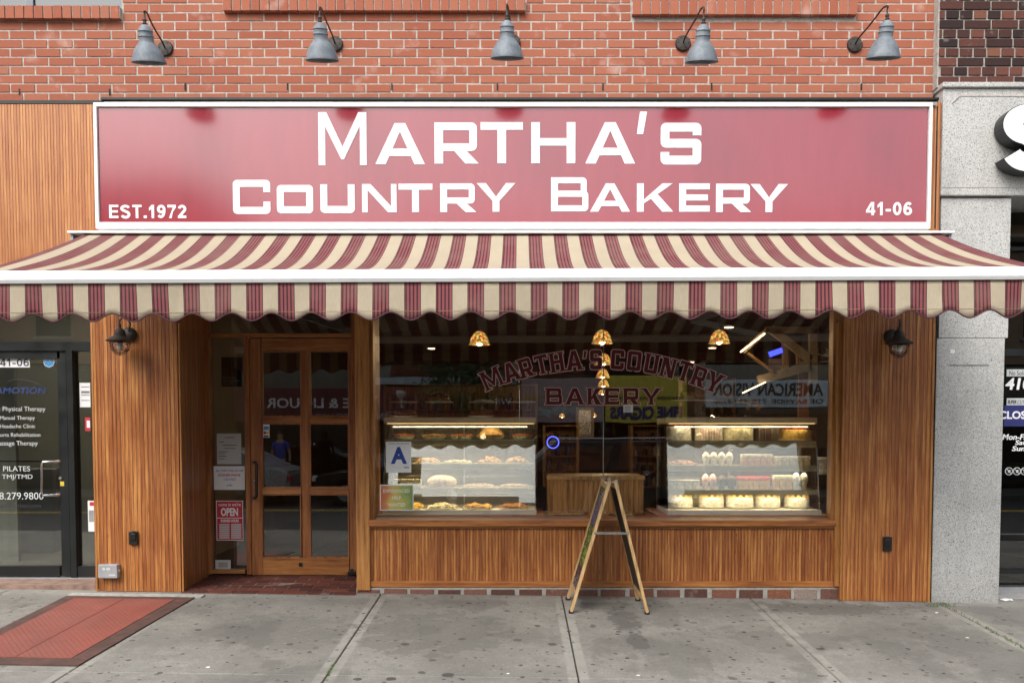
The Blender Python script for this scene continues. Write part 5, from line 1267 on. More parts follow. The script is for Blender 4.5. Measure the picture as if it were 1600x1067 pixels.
def blocks(key, lv, px0, px1, n, hgt, mat, topm, name, desc, dy=.08, group=None, shape='box'):
    for k in range(n):
        px = px0+(px1-px0)*(k+.5)/n; c = spot(key, lv, px, dy); wd = (px1-px0)/n/(FPX/(c.y-CYD))*.88
        o = thing(name, c, '%s, %s of %s, %s %s' % (desc, ordn[k], {2:'two',3:'three',4:'four',5:'five',6:'six',7:'seven'}[n], LV[lv], CS[key]), name.replace('_', ' '))
        if shape == 'box':
            m = MB(); m.box(c.x-wd/2, c.x+wd/2, c.y-wd*.5, c.y+wd*.9, c.z, c.z+hgt, .005); obj('slice_body', m, mat, o, smooth=True)
            m = MB(); m.box(c.x-wd/2-.001, c.x+wd/2+.001, c.y-wd*.5-.002, c.y+wd*.9, c.z+hgt*.72, c.z+hgt+.006, .004); obj('topping', m, topm, o, smooth=True)
        else:
            m = MB(); m.lathe([(wd*.33,0),(wd*.46,hgt*.42)], c, 16); obj('paper_case', m, mat, o, smooth=True)
            m = MB(); m.lathe([(wd*.47,hgt*.38),(wd*.55,hgt*.50),(wd*.56,hgt*.66),(wd*.50,hgt*.80),(wd*.34,hgt*.93),(wd*.15,hgt*1.0),(0,hgt*1.02)], c, 16, wob=.06); obj('icing', m, topm, o, smooth=True)
def cake_stand(key, px, h, food, desc):
    c = spot(key, 4, px, .2); o = thing('cake_stand', c, flab(desc, key, 4), 'cake stand', 'glass cake stands')
    m = MB(); m.lathe([(.065,0),(.06,.008),(.015,.02),(.012,h*.5),(.018,h*.55),(.012,h*.6),(.014,h*.92),(.05,h-.008)], c, 24); obj('stem', m, 'clear', o, smooth=True)
    m = MB(); m.lathe([(.05,h-.008),(.125,h),(.13,h+.006),(0,h+.004)], c, 32); obj('plate', m, 'china', o, smooth=True)
    return c+Vector((0,0,h+.007))
def top_food(c, r_, h, mat, name, label, cat, extra=None):
    o = thing(name, c, label, cat); m = MB(); m.lathe([(r_,0),(r_*1.02,h*.4),(r_*.8,h*.8),(0,h)], c, 28, wob=.07); b_ = obj('body', m, mat, o, smooth=True)
    if extra:
        m = MB()
        for k in range(34): a = random.uniform(0,6.28); q_ = r_*.85*math.sqrt(random.random()); m.ball(c+Vector((q_*math.cos(a), q_*math.sin(a), h*.85+random.uniform(0,.018))), random.uniform(.008,.016), sub=1, wob=.2)
        obj('topping', m, extra, b_, smooth=True)
# --- left case
for px, hgt, ds in ((632,.135,'empty glass cake stand at the far left'),(686,.135,'glass cake stand under the piled fruit tart'),(755,.135,'glass cake stand holding a low flan'),(814,.135,'glass cake stand at the far right')):
    p = cake_stand('L', px, hgt, None, ds)
    if px == 686: top_food(p, .098, .05, 'crust', 'fruit_tart', 'piled fruit tart on a glass stand on top of the left display case', 'tart', 'cherry')
    if px == 755: top_food(p, .085, .02, 'cream', 'flan', 'low pale flan on a glass stand on top of the left display case', 'flan')
for px, ds in ((632,'brown nut topped ring cake, left one'),(752,'brown nut topped ring cake, right one')):
    c = spot('L', 4, px, .05); o = thing('ring_cake', c, flab(ds, 'L', 4), 'cake'); m = MB(); plate_(m, c, .12); obj('doily', m, 'paper', o); m = MB(); m.lathe([(.10,.012),(.108,.035),(.09,.06),(.05,.07),(0,.066)], c, 30, wob=.05); obj('body', m, 'nut', o, smooth=True)
pie('L',3,631,.098,.012,'crust','cherry','cherry tart with red cherries at the left'); pie('L',3,678,.105,.014,'crust','custard','lattice custard tart second from the left'); pie('L',3,722,.10,.012,'crust','cherry','cherry tart with red cherries in the middle')
pie('L',3,767,.125,.085,'crust','tan_cookie','tall mounded apple pie'); pie('L',3,817,.095,.012,'crust','cherry','cherry tart with red cherries at the right')
for px, w_ in ((668,.2),(714,.25),(765,.2),(808,.2)): heap('L',2,px,w_,.045 if px != 714 else .012,'tan_cookie' if px != 714 else 'cream',{668:'mound of pinkish pastries at the left',714:'flat tray of pale cookies',765:'mound of pastries right of the middle',808:'mound of pastries at the far right'}[px],50)
blocks('L',1,613,658,4,.07,'white_icing','cream','cream_slice','tall white cream slice'); 
c = spot('L',1,690,.13); o = thing('sugared_loaf', c, flab('large sugar dusted loaf', 'L', 1), 'loaf'); m = MB(); m.box(c.x-.15,c.x+.15,c.y-.09,c.y+.12,c.z,c.z+.008); obj('tray', m, 'china', o); m = MB(); m.ball(c+Vector((0,.01,.05)), .13, 1, .75, .45, 4, .02); obj('loaf', m, 'sugar', o, smooth=True)
heap('L',1,747,.28,.018,'sugar','shallow tray of crumb cookies in the middle',70,.013); heap('L',1,804,.26,.018,'sugar','shallow tray of crumb cookies at the right',70,.013)
for px, mt, ds in ((651,'custard','small pile of orange pastries beside the help wanted poster'),(691,'cream','row of pale filled rolls at the left'),(745,'tan_cookie','row of brown filled rolls in the middle'),(803,'bread','row of crumb topped rolls at the right')):
    heap('L',0,px,.24 if px != 651 else .08,.03,mt,ds,36 if px != 651 else 12,.024)
# --- right case
for px, hgt, ds in ((1072,.15,'glass cake stand at the far left'),(1112,.15,'glass cake stand under the two round loaves'),(1168,.13,'glass cake stand right of the middle')):
    p = cake_stand('R', px, hgt, None, ds)
    if px == 1112:
        for k, dx in enumerate((-.1, .1)):
            m = MB(); m.ball(p+Vector((dx*.9,0,.045)), .085, 1.15, .8, .52, 3, .01); tag(obj('bread_loaf', m, 'bread', smooth=True), '%s of two glazed round loaves on the glass stand over the right case' % ('left','right')[k], 'bread')
    if px == 1072: top_food(p, .075, .05, 'cream', 'pastry', 'pale crumbly pastry on the far left stand on top of the right case', 'pastry', 'tan_cookie')
    if px == 1168: top_food(p, .095, .035, 'crust', 'fruit_tart', 'low brown tart on the right stand on top of the right case', 'tart', 'nut')
c = spot('R',4,1178,.1); o = thing('flower_posy', c, 'small posy of orange flowers on top of the right display case', 'flowers')
m = MB(); m.lathe([(.02,0),(.028,.03),(.018,.06)], c, 14); obj('vase', m, 'clear', o, smooth=True); m = MB()
for k in range(9): m.ball(c+Vector((random.uniform(-.06,.06), random.uniform(-.03,.03), .09+random.uniform(-.02,.03))), .02, sub=1, wob=.3)
obj('blossoms', m, 'orange_flower', o)
cake('R',3,1060,.112,.12,'white_icing','white_icing','tall white cake topped with cherries',decm='cherry',nd=9); cake('R',3,1107,.115,.115,'pink_icing','cream','pleated beige cake second from the left','piped','white_icing'); cake('R',3,1153,.125,.10,'cream','custard','pale ribbed cake with golden top','piped','cream')
c = spot('R',3,1196,.15); o = thing('chocolate_cake', c, flab('square dark chocolate cake with gold dotted sides', 'R', 3), 'cake'); m = MB(); m.box(c.x-.088,c.x+.088,c.y-.1,c.y+.1,c.z+.004,c.z+.12,.004); b_ = obj('body', m, 'choc', o)
for dx in (-.08,-.028,.028,.08):
    m = MB()
    for k in range(9): m.ball((c.x+dx, c.y-.101, c.z+.012+k*.0125), .003, sub=1)
    obj('gold_dots', m, 'cream', b_)
m = MB()
for k in range(12): m.ball(c+Vector((random.uniform(-.06,.06), random.uniform(-.06,.06), .13)), .016, sub=1, wob=.3)
obj('topping', m, 'tan_cookie', b_)
cake('R',3,1242,.135,.09,'custard','berry','fruit topped yellow cake at the far right','fruit','berry')
heap('R',2,1066,.24,.03,'pink_icing','tray of small pink cookies at the left',50,.016); blocks('R',2,1097,1146,4,.115,'china','white_icing','meringue_cup','round white meringue',shape='cup')
blocks('R',2,1158,1207,5,.095,'pink_icing','white_icing','pink_slice','square pink layered slice'); blocks('R',2,1210,1266,5,.075,'cream','white_icing','cream_slice','low pale cream slice')
blocks('R',1,1045,1094,4,.075,'white_icing','white_icing','white_slice','low white iced slice'); blocks('R',1,1097,1120,2,.13,'pink_icing','pink_icing','pink_cupcake','tall pink cupcake',shape='cup'); blocks('R',1,1121,1150,2,.12,'choc','choc','chocolate_cupcake','dark chocolate cupcake',shape='cup')
blocks('R',1,1152,1203,6,.105,'custard','berry','cheesecake_slice','red topped cheesecake slice'); blocks('R',1,1208,1238,3,.115,'custard','cream','custard_slice','yellow custard slice'); blocks('R',1,1238,1263,2,.14,'white_icing','white_icing','cream_cup','tall white cream cup',shape='cup')
for k, px in enumerate((1063,1112,1156,1200,1246)):
    cake('R',0,px,.108 if k != 2 else .12,.085,'white_icing','custard','large round cream cake, %s of five in front,' % ordn[k],'dollops','custard',dy=.23,nd=11)
for k, px in enumerate((1088,1134,1180,1224)):
    cake('R',0,px,.10,.125,'cream','cream','round golden cream cake, %s of four behind,' % ordn[k],'dollops','cream',dy=.46,nd=10)
# case-side objects
o = thing('security_camera', W(1296,550,.5), 'small white security camera at the right edge of the shop window', 'camera')
m = MB(); m.bar(W(1284,549,.45), W(1300,553,.5), .07, .05); obj('body', m, 'case_white', o); m = MB(); m.lathe([(.03,0),(.03,.02)], W(1284,549,.43), 14, 'y'); obj('lens', m, 'rubber', o)
o = thing('paper_towel_dispenser', W(1288,741,.9), 'whitish translucent dispenser on the wall right of the right display case', 'dispenser')
m = MB(); pbox(m, 1281, 718, 1295, 741, .85, .98, .01); obj('body', m, 'wrap', o, smooth=True); m = MB(); pbox(m, 1282, 714, 1294, 718, .86, .97, .006); obj('lid', m, 'case_white', o)

# ================================================================== BACK OF THE SHOP
YK = .85
o = thing('serving_counter', W(930,812,YK), 'low counter clad in knotty upright boards between the two display cases', 'counter')
a, b = W(856,745,YK).x, W(1006,745,YK).x; zt_ = W(930,744,YK).z; zb = W(930,812,YK).z-.15
m = MB(); n = 19
for k in range(n):
    x = a+(b-a)*k/n; m.box(x+.002, x+(b-a)/n-.002, YK+random.uniform(0,.003), YK+.04, zb, zt_-.02, .004)
m.box(a, b, YK+.02, YK+.5, zb, zt_-.03); obj('body', m, 'counter_wood', o)
m = MB(); m.box(a-.008, b+.008, YK-.02, YK+.52, zt_-.03, zt_+.005, .002); obj('top', m, 'easel_wood', o)
for k, (px, lab) in enumerate(((882,'left'),(973,'right'))):
    c = W(px, 806, .75); o = thing('wire_basket', c, 'flat pale woven basket before the %s half of the wood counter' % lab, 'basket'); m = MB(); m.lathe([(.17,0),(.2,.03),(.205,.035),(.19,.033),(.16,.004)], c, 30); obj('rim', m, 'steel_tray', o, smooth=True)
    m = MB(); 
    for q_ in range(26): m.ball(c+Vector((random.uniform(-.13,.13), random.uniform(-.1,.1), .02)), .018, 1,1,.6,1,.3)
    tag(obj('contents', m, 'nut', o), kind='stuff')
def shelfunit(px0, py0, px1, py1, Y, n, label, mats):
    a = W(px0,py1,Y); b = W(px1,py0,Y); o = thing('wall_shelves', ((a.x+b.x)/2, Y+.15, a.z), label, 'shelves')
    m = MB(); m.box(a.x, a.x+.04, Y, Y+.3, a.z, b.z); m.box(b.x-.04, b.x, Y, Y+.3, a.z, b.z); m.box(a.x, b.x, Y+.3, Y+.33, a.z, b.z); obj('carcass', m, 'counter_wood', o)
    for k in range(n+1):
        z = a.z+(b.z-a.z)*k/n; m = MB(); m.box(a.x+.04, b.x-.04, Y, Y+.299, z-.02, z+.0); obj('board', m, 'door_wood_x', o)
    k = 0
    for lv in range(n):
        z = a.z+(b.z-a.z)*lv/n; x = a.x+.09
        while x < b.x-.09:
            hh = (b.z-a.z)/n*random.uniform(.35,.7); m = MB(); m.lathe([(.035,0),(.04,hh*.2),(.038,hh*.7),(.02,hh*.85),(.02,hh)], (x, Y+.12, z+.001), 10)
            j = obj('jar', m, random.choice(mats), smooth=True); tag(j, '%s on the %s' % ('small dark jar or packet', label), 'jar', 'jars and packets on the '+label); k += 1; x += random.uniform(.11,.17)
simple('packet_blue', (.05,.06,.22), .5); simple('packet_dark', (.06,.045,.04), .4); simple('packet_pale', (.32,.28,.24), .5)
mt = ['packet_tan','packet_dark','packet_pale','nut','packet_dark','packet_blue']
shelfunit(848, 664, 905, 760, 6.0, 4, 'dark shelves behind the counter left of the joint', mt); shelfunit(985, 664, 1040, 760, 6.4, 4, 'dark shelves behind the counter right of the joint', mt)
shelfunit(600, 600, 840, 760, 9.0, 4, 'long wall shelves far behind the left display case', mt)
shelfunit(1065, 590, 1150, 700, 8.0, 4, 'tall wall shelves behind the right display case', mt)
o = thing('wall_mirror', W(914,682,9.2), 'mirror in a pale wood frame on the back wall left of the joint', 'mirror')
m = MB()
for q_ in ((900,636,904,683),(924,636,928,683),(904,636,924,640),(904,679,924,683)): pbox(m, *q_, 9.2, 9.26)
obj('frame', m, 'easel_wood', o); m = MB(); pbox(m, 904, 640, 924, 679, 9.24, 9.25); obj('mirror_glass', m, 'steel_tray', o)
o = thing('neon_sign', W(864,701,4.0), 'round blue neon ring sign behind the glass left of the joint', 'neon sign'); c = W(864,691,4.0)
m = MB(); m.tube([c+Vector((.073*math.cos(k*math.pi/14), 0, .073*math.sin(k*math.pi/14))) for k in range(28)], .006, 6, closed=True); obj('ring', m, 'neon_blue', o, smooth=True)
m = MB(); m.lathe([(.068,0),(.068,.01)], c+Vector((0,.02,0)), 24, 'y'); obj('backing', m, 'ink', o)
for dz in (-.02, .012): m = MB(); m.box(c.x-.04, c.x+.04, c.y-.002, c.y+.008, c.z+dz-.008, c.z+dz+.004); obj('tube', m, 'packet_tan', o)
# tilted timber display frame, top right of the window
o = thing('timber_frame', W(1230,600,3.0), 'angled timber roof frame with lit strips hanging inside at the upper right of the window', 'frame')
simple('grey_beam', (.42,.33,.21), .7, var=.2)
YT = 3.0
def beam(p, q_, w_, mt='grey_beam', Y0=YT, Y1=None, nm='beam', d_=.06):
    m = MB(); m.bar(W(*p, Y0), W(*q_, Y1 if Y1 else Y0), d_, w_, (0,0,1) if abs(p[1]-q_[1]) < abs(p[0]-q_[0]) else (1,0,0)); return obj(nm, m, mt, o)
beam((1196,516),(1278,516),.07); beam((1270,512),(1270,600),.09); beam((1204,514),(1266,562),.09); beam((1200,514),(1160,550),.05); beam((1168,552),(1212,584),.025,'easel_wood'); beam((1184,594),(1268,572),.10); beam((1226,534),(1227,582),.06,'easel_wood',YT+.3,YT+.3,'post'); beam((1246,548),(1247,572),.03,'easel_wood',YT+.3,YT+.3,'post'); beam((1214,584),(1266,562),.02,'easel_wood',YT+.2,YT+.2)
m = MB(); m.bar(W(1157,550,YT-.1), W(1195,521,YT-.1), .014, .014); obj('light_strip', m, 'strip_hot', o); m = MB(); m.bar(W(1160,614,YT-.1), W(1196,597,YT-.1), .010, .010); obj('light_strip', m, 'strip_hot', o)
m = MB(); pbox(m, 1248, 584, 1264, 662, YT+.1, YT+.14); simple('orange_wood', (.42,.16,.04), .5); obj('panel', m, 'orange_wood', o)
m = MB(); pbox(m, 1202, 560, 1224, 582, YT+.35, YT+.38); obj('panel', m, 'packet_tan', o)
o2 = thing('wall_screen', W(1212,557,YT+.3), 'small glowing blue screen inside the angled timber frame', 'screen')
m = MB(); a, b = W(1202,554,YT+.3), W(1222,547,YT+.3); m.bar(a, b, .02, .062, (0,0,1)); obj('display', m, 'screen_blue', o2); m = MB(); m.bar(a+Vector((-.01,.02,0)), b+Vector((.01,.02,0)), .02, .08, (0,0,1)); obj('casing', m, 'black_frame', o2)

# ================================================================== ACROSS THE STREET (seen in the glass)
YO = -18.3
def V(px, py, Yw=YO): return W(px, py, 2*YG-Yw)
def facade(x0, x1, h, mat, label, wall_z=3.4):
    o = thing('street_building', ((x0+x1)/2, YO-3, zr), label, 'building', None)
    m = MB(); m.box(x0, x1, YO-8, YO, wall_z, zr+h); obj('wall', m, mat, o)
    m = MB(); m.box(x0+.3, x1-.3, YO-.5, YO-.4, zr, wall_z); obj('shopfront_glass', m, 'dark_glass', o); m = MB(); m.box(x0, x1, YO-8, YO-.6, zr, wall_z-.01); obj('shop_interior', m, 'dark_interior', o)
    for xx in (x0, x1-.3): m = MB(); m.box(xx, xx+.3, YO-.6, YO, zr, wall_z-.002); obj('pier', m, mat, o)
    m = MB(); m.box(x0, x1, YO-.02, YO+.12, zr+h-.35, zr+h+.05, .02); obj('cornice', m, 'curb_stone', o)
    k = x0+1.0
    while k+1.1 < x1:
        for lv in range(int((h-3.9)/2.9)):
            z = wall_z+.8+lv*2.9; m = MB(); m.box(k, k+1.0, YO-.02, YO+.02, z, z+1.5); wn_ = obj('window', m, 'black_frame', o); m = MB(); m.box(k-.08, k+1.08, YO, YO+.07, z-.1, z-.002); obj('sill', m, 'curb_stone', wn_)
        k += 2.1
    return o
wine = facade(-9.0, V(812,600).x-.02, 7.1, 'opposite_brick', 'brown brick building across the street with maroon liquor store sign')
smoke = facade(V(812,600).x, V(1085,600).x, 6.9, 'interior_wall', 'tan low building across the street with yellow and grey shop signs')
opt = facade(V(1085,600).x+.02, V(1085,600).x+9, 7.3, 'opposite_brick', 'brick building across the street with pale optician sign')
tall = facade(-30, -9.02, 9.0, 'opposite_brick', 'tall brick apartment block across the street at the left'); far = facade(V(1085,600).x+9.02, V(1085,600).x+26, 7.6, 'opposite_brick', 'plain brick building across the street at the far right')
simple('maroon_board', (.13,.018,.025), .5); simple('yellow_board', (.62,.52,.06), .5); simple('grey_board', (.40,.30,.30), .6); simple('pale_board', (.55,.68,.72), .5)
simple('shutter', (.38,.42,.45), .5)
def board(par, px0, py0, px1, py1, mat, dz=.0):
    a, b = V(px0, py1), V(px1, py0); m = MB(); m.box(a.x, b.x, YO+.02, YO+.2, a.z, b.z, .02); return obj('sign_board', m, mat, par)
def otext(par, s_, px0, py0, px1, py1, mat, bold=0.0):
    a, b = V(px0, py1), V(px1, py0); return text('lettering', s_, (a.x, b.z, b.x, a.z), YO+.202, mat, par, bold=bold, mirror=True, face=1, thick=.01, world=True)
Yd_ = lambda *a_: None
board(wine, 340, 604, 806, 658, 'maroon_board')
m = MB(); a, b = V(590,601), V(806,590); m.box(a.x, b.x, YO+.0, YO+.35, a.z, b.z); obj('shutter_box', m, 'shutter', wine)
otext(wine, 'WINE & LIQUOR', 404, 620, 592, 639, 'vinyl_white', .02); otext(wine, 'NEW GOLDEN WINE', 470, 645, 600, 655, 'vinyl_soft'); otext(wine, 'WINE', 757, 622, 800, 633, 'vinyl_white', .02); otext(wine, '11-07', 603, 647, 625, 656, 'vinyl_soft')
c = V(614,651.5); m = MB(); m.tube([Vector((c.x+.27*math.cos(k*math.pi/14), YO+.21, c.z+.14*math.sin(k*math.pi/14))) for k in range(28)], .012, 6, closed=True); obj('number_ring', m, 'vinyl_soft', wine)
c = V(628,620); m = MB(); m.lathe([(.10,-.30),(.02,-.27),(.02,-.08),(.11,.03),(.14,.12),(.12,.20)], (c.x, YO+.25, c.z-.02), 20); obj('glass_emblem', m, 'vinyl_soft', wine)
board(smoke, 815, 592, 944, 660, 'grey_board'); board(smoke, 946, 588, 1072, 660, 'yellow_board')
otext(smoke, '98¢', 838, 636, 912, 653, 'vinyl_soft', .05); otext(smoke, 'STORE', 819, 617, 846, 623, 'yellow_paint', .03)
otext(smoke, 'Bayside Smoke Shop', 953, 619, 1066, 628, 'ink', .01); otext(smoke, 'FINE CIGARS', 953, 636, 1064, 655, 'navy', .05)
board(opt, 1100, 594, 1290, 637, 'pale_board'); otext(opt, 'AMERICAN VISION', 1111, 599, 1281, 619, 'ink', .02); otext(opt, 'OF BAYSIDE  718-423-6700', 1111, 624, 1281, 631.5, 'ink', .01)
m = MB(); m.box(V(1085,600).x+.5, V(1085,600).x+8, YO-.3, YO-.25, .9, 1.9); obj('window_banner', m, 'interior_wall', opt)
# street tree
tb = Vector((V(722,640,-15.8).x, -16.3, zr+.14)); o = thing('street_tree', tb, 'leafy street tree standing on the far sidewalk, mirrored in the window', 'tree')
m = MB(); tr_ = [tb, tb+Vector((.03,0,.9)), tb+Vector((-.03,.05,1.9)), tb+Vector((0,0,3.0)), tb+Vector((.1,0,4.4))]; m.tube(tr_, [.14,.11,.095,.07,.03], 10)
for k in range(9):
    a = k*2.4; s0 = tb+Vector((0,0,1.9+k*.22)); e = s0+Vector((math.cos(a)*1.0, math.sin(a)*.8, .5)); m.tube([s0, s0.lerp(e,.5)+Vector((0,0,.12)), e], [.04,.028,.012], 6)
obj('trunk', m, 'bark', o, smooth=True)
m = MB(); rnd = random.Random(4); cl_ = [tb+Vector((rnd.gauss(0,.65), rnd.gauss(0,.6), 2.9+rnd.gauss(0,.75))) for _ in range(40)]
for c in cl_:
    for k in range(70):
        p = c+Vector((rnd.gauss(0,.22), rnd.gauss(0,.22), rnd.gauss(0,.18))); a, b = Vector([rnd.gauss(0,1) for _ in range(3)]).normalized()*.07, Vector([rnd.gauss(0,1) for _ in range(3)]).normalized()*.045
        m.poly([p-a, p+b, p+a, p-b])
obj('crown', m, 'leaf', o)
# cars
def car(name, x, y, L, Hh, Wd, paint, label, suv=False):
    o = thing(name, (x, y, zr), label, 'car'); z0 = zr; sx_ = L/4.6; w2 = Wd/2
    if suv: low = [(-2.2,.42),(-2.3,.75),(-2.22,1.0),(-1.1,1.08),(2.15,1.10),(2.28,.9),(2.25,.45)]; ga = [(-1.15,1.07),(-.45,Hh),(1.75,Hh),(2.12,1.09)]
    else: low = [(-2.25,.38),(-2.3,.62),(-2.1,.82),(-1.0,.93),(2.0,.98),(2.27,.85),(2.25,.40)]; ga = [(-1.05,.92),(-.2,Hh),(.95,Hh),(1.85,.97)]
    m = MB(); m.hexa([(x+a*sx_, y-w2, z0+h) for a, h in low], [(x+a*sx_, y+w2, z0+h) for a, h in low]); bmesh.ops.bevel(m.bm, geom=m.bm.edges[:], offset=.06, segments=3, affect='EDGES'); obj('body', m, paint, o, smooth=True)
    m = MB(); m.hexa([(x+a*sx_, y-w2+(.06 if h < Hh else .2), z0+h) for a, h in ga], [(x+a*sx_, y+w2-(.06 if h < Hh else .2), z0+h) for a, h in ga]); bmesh.ops.bevel(m.bm, geom=m.bm.edges[:], offset=.05, segments=3, affect='EDGES'); obj('cabin', m, paint, o, smooth=True)
    for sgn in (1, -1):
        for (u0, u1) in ((.08,.46),(.52,.90)):
            def gp(u, vv):
                bx_ = ga[0][0]+(ga[3][0]-ga[0][0])*u; tx = ga[1][0]+(ga[2][0]-ga[1][0])*u; bz_ = ga[0][1]+(ga[3][1]-ga[0][1])*u
                return Vector((x+(bx_+(tx-bx_)*vv)*sx_, y+sgn*(w2-.06-.14*vv+.004), z0+bz_+(Hh-bz_)*vv))
            m = MB(); q4 = [gp(u0,.12), gp(u1,.12), gp(u1,.85), gp(u0,.85)]; m.hexa(q4, [p+Vector((0,sgn*.006,0)) for p in q4]); obj('window', m, 'dark_glass', o)
        m = MB(); m.tube([Vector((x+(ga[0][0]+(ga[1][0]-ga[0][0])*f)*sx_, y+sgn*(w2-.05-.14*f), z0+ga[0][1]+(Hh-ga[0][1])*f+.015)) for f in (0,.5,1)]+[Vector((x+ga[2][0]*sx_, y+sgn*(w2-.19), z0+Hh+.012)), Vector((x+ga[3][0]*sx_, y+sgn*(w2-.06), z0+ga[3][1]+.01))], .014, 6); obj('window_trim', m, 'chrome', o)
        for wx in (-1.45, 1.4):
            c = Vector((x+wx*sx_, y+sgn*(w2-.1), z0+.33)); m = MB(); m.lathe([(.2,-.1),(.33,-.1),(.335,.1),(.2,.1)], c, 24, 'y'); wo_ = obj('wheel', m, 'rubber', o, smooth=True); m = MB(); m.lathe([(.21,-.105),(.21,.105)], c, 20, 'y'); obj('rim', m, 'grey_metal', wo_)
        for ex, nm, mt_ in ((low[1][0]+.02,'headlight','vinyl_white'),(low[5][0]-.03,'tail_light','print_red')): m = MB(); m.box(x+ex*sx_-.05, x+ex*sx_+.05, y+sgn*(w2-.3), y+sgn*(w2-.03), z0+.62, z0+.76, .02); obj(nm, m, mt_, o)
simple('paint_dark', (.02,.025,.03), .25, .3); simple('paint_silver', (.42,.43,.45), .3, .5); simple('paint_black', (.012,.012,.014), .2, .2)
car('parked_car', 1.15, -9.2, 4.7, 1.72, 1.85, 'paint_dark', 'dark sport utility car in the near lane, mirrored in the middle of the window', True)
car('parked_car', -7.9, -14.3, 4.4, 1.42, 1.78, 'paint_silver', 'silver saloon parked across the street, mirrored in the left door pane'); car('parked_car', -2.9, -14.3, 4.5, 1.40, 1.78, 'paint_black', 'black saloon parked across the street, mirrored in the right door pane')

# fleet mark on the near car, mirrored in the window
ys_ = -9.2+1.85/2-.045
a = W(1000, 757, 2*YG-ys_); b = W(1023, 751, 2*YG-ys_); c0 = W(1011, 742, 2*YG-ys_)
suv = [o_ for o_ in bpy.data.objects if o_.get('label', '').startswith('dark sport')][0]
text('fleet_number', '5451', (a.x, b.z, b.x, a.z), ys_+.02, 'vinyl_soft', suv, mirror=True, face=1, thick=.004, world=True)
m = MB(); m.tube([Vector((c0.x+.058*math.cos(k*math.pi/12), ys_+.03, c0.z+.058*math.sin(k*math.pi/12))) for k in range(24)], .006, 6, closed=True); obj('emblem_ring', m, 'vinyl_soft', suv)
m = MB(); m.poly([(c0.x+r_*math.cos(a_), ys_+.03, c0.z+r_*math.sin(a_)) for a_, r_ in [(k*math.pi/5+math.pi/2, .042 if k % 2 == 0 else .022) for k in range(10)]]); obj('emblem_leaf', m, 'vinyl_soft', suv)
# ================================================================== PERSON ACROSS THE STREET (mirrored in the door)
simple('skin', (.42,.25,.17), .6, var=.08); simple('blue_cloth', (.03,.07,.42), .85, var=.15); simple('denim', (.04,.05,.09), .9, var=.2); simple('hair', (.025,.015,.01), .7); simple('shoe', (.05,.05,.05), .6)
def skin(name, pts, edges, rad, mat, parent, sub=2):
    me = bpy.data.meshes.new(name); off = wloc(parent); me.from_pydata([Vector(p) for p in pts], edges, []); me.materials.append(M[mat])
    o = bpy.data.objects.new(name, me); C.objects.link(o); o.parent = parent
    sk = o.modifiers.new('skin', 'SKIN'); sk.use_smooth_shade = True
    if not me.skin_vertices: 
        bpy.context.view_layer.objects.active = o
    for i, v in enumerate(me.skin_vertices[0].data): v.radius = (rad[i] if isinstance(rad[i], tuple) else (rad[i], rad[i])); v.use_root = (i == 0)
    sb = o.modifiers.new('sub', 'SUBSURF'); sb.levels = sub; sb.render_levels = sub
    return o
pb = W(438, 715, 2*(YD)+15.9); pz = zr+.14
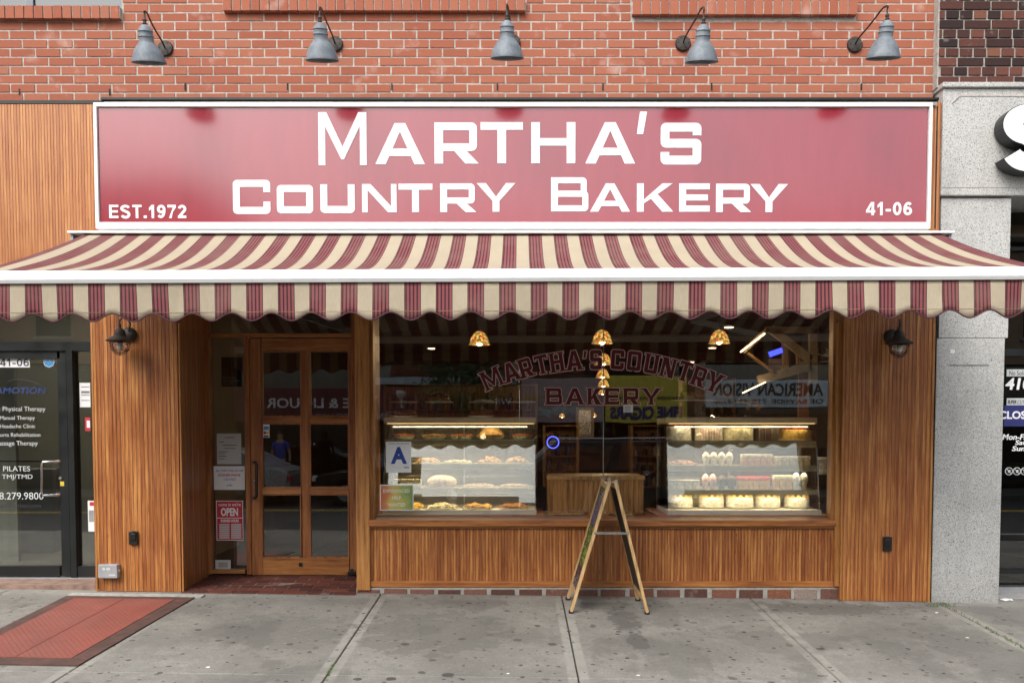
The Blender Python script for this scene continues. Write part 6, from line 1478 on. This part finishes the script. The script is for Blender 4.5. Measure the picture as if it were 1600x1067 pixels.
try:
    pr = thing('person', (pb.x, -15.9, pz), 'person in a blue T-shirt and dark trousers standing across the street, mirrored in the door', 'person')
    P = [(0,0,.93),(0,0,1.12),(0,.01,1.32),(0,.01,1.46),(0,.02,1.53),(0,.03,1.60),(0,.03,1.70),
         (-.17,0,1.40),(-.24,-.01,1.14),(-.23,.08,.92),(.17,0,1.40),(.25,-.01,1.14),(.27,.06,.90),
         (-.09,0,.88),(-.10,.02,.48),(-.11,-.02,.09),(.09,0,.88),(.12,.03,.48),(.15,-.02,.09),(0,.10,1.615)]
    E = [(0,1),(1,2),(2,3),(3,4),(4,5),(5,6),(3,7),(7,8),(8,9),(3,10),(10,11),(11,12),(0,13),(13,14),(14,15),(0,16),(16,17),(17,18)]
    Rd = [(.14,.10),(.125,.09),(.15,.10),(.075,.06),(.055,.055),(.080,.095),(.068,.085),.052,.042,.030,.052,.042,.030,.085,.06,.042,.085,.06,.042]
    skin('body', P[:19], E, Rd, 'skin', pr)
    skin('shirt', [(0,0,.90),(0,0,1.10),(0,.01,1.32),(0,.01,1.43),(-.17,0,1.40),(-.215,0,1.24),(.17,0,1.40),(.22,0,1.24)], [(0,1),(1,2),(2,3),(3,4),(4,5),(3,6),(6,7)], [(.165,.125),(.155,.115),(.17,.12),(.09,.075),.070,.066,.070,.066], 'blue_cloth', pr)
    skin('trousers', [(0,0,.94),(-.09,0,.86),(-.10,.02,.48),(-.11,-.02,.10),(.09,0,.86),(.12,.03,.48),(.15,-.02,.10)], [(0,1),(1,2),(2,3),(0,4),(4,5),(5,6)], [(.15,.115),.098,.078,.066,.098,.078,.066], 'denim', pr)
    m = MB(); m.ball((pb.x, -15.9+.005, pz+1.685), .102, .86, .98, .85, 3); obj('hair', m, 'hair', pr, smooth=True)
    for sx, fx in ((-1,-.11),(1,.15)):
        m = MB(); m.ball((pb.x+fx, -15.9+.05, pz+.035), .06, .8, 2.0, .6, 3); obj('shoe', m, 'shoe', pr, smooth=True)
        hx, hy, hz_ = (-.23,.08,.92) if sx < 0 else (.27,.06,.90)
        hp_ = [(hx,hy,hz_),(hx,hy+.015,hz_-.06)]; he = [(0,1)]; hr = [(.028,.02),(.036,.018)]
        for q_ in range(4):
            fx_ = hx+(q_-1.5)*.018; i0 = len(hp_); hp_ += [(fx_,hy+.02,hz_-.095),(fx_,hy+.03,hz_-.125-.008*(q_ in (1,2))),(fx_,hy+.028,hz_-.15-.01*(q_ in (1,2)))]; he += [(1,i0),(i0,i0+1),(i0+1,i0+2)]; hr += [.009,.008,.007]
        i0 = len(hp_); hp_ += [(hx-sx*.04,hy+.03,hz_-.06),(hx-sx*.045,hy+.05,hz_-.09)]; he += [(0,i0),(i0,i0+1)]; hr += [.010,.009]
        skin('hand', hp_, he, hr, 'skin', pr, 1)
    m = MB()
    for sx in (-1, 1): m.ball((pb.x+sx*.032, -15.9+.118, pz+1.625), .012, sub=1)
    obj('eyes', m, 'china', pr)
    m = MB(); m.ball((pb.x, -15.9+.128, pz+1.595), .015, .7, 1, 1.4, 2); obj('nose', m, 'skin', pr, smooth=True)
    m = MB(); m.ball((pb.x, -15.9+.118, pz+1.555), .022, 1.1, .4, .3, 2); obj('mouth', m, 'print_red', pr, smooth=True)
    for sx in (-1, 1): m = MB(); m.ball((pb.x+sx*.084, -15.9+.03, pz+1.61), .022, .4, .8, 1.3, 2); obj('ear', m, 'skin', pr, smooth=True)
except Exception as ex:
    print('person failed', ex)
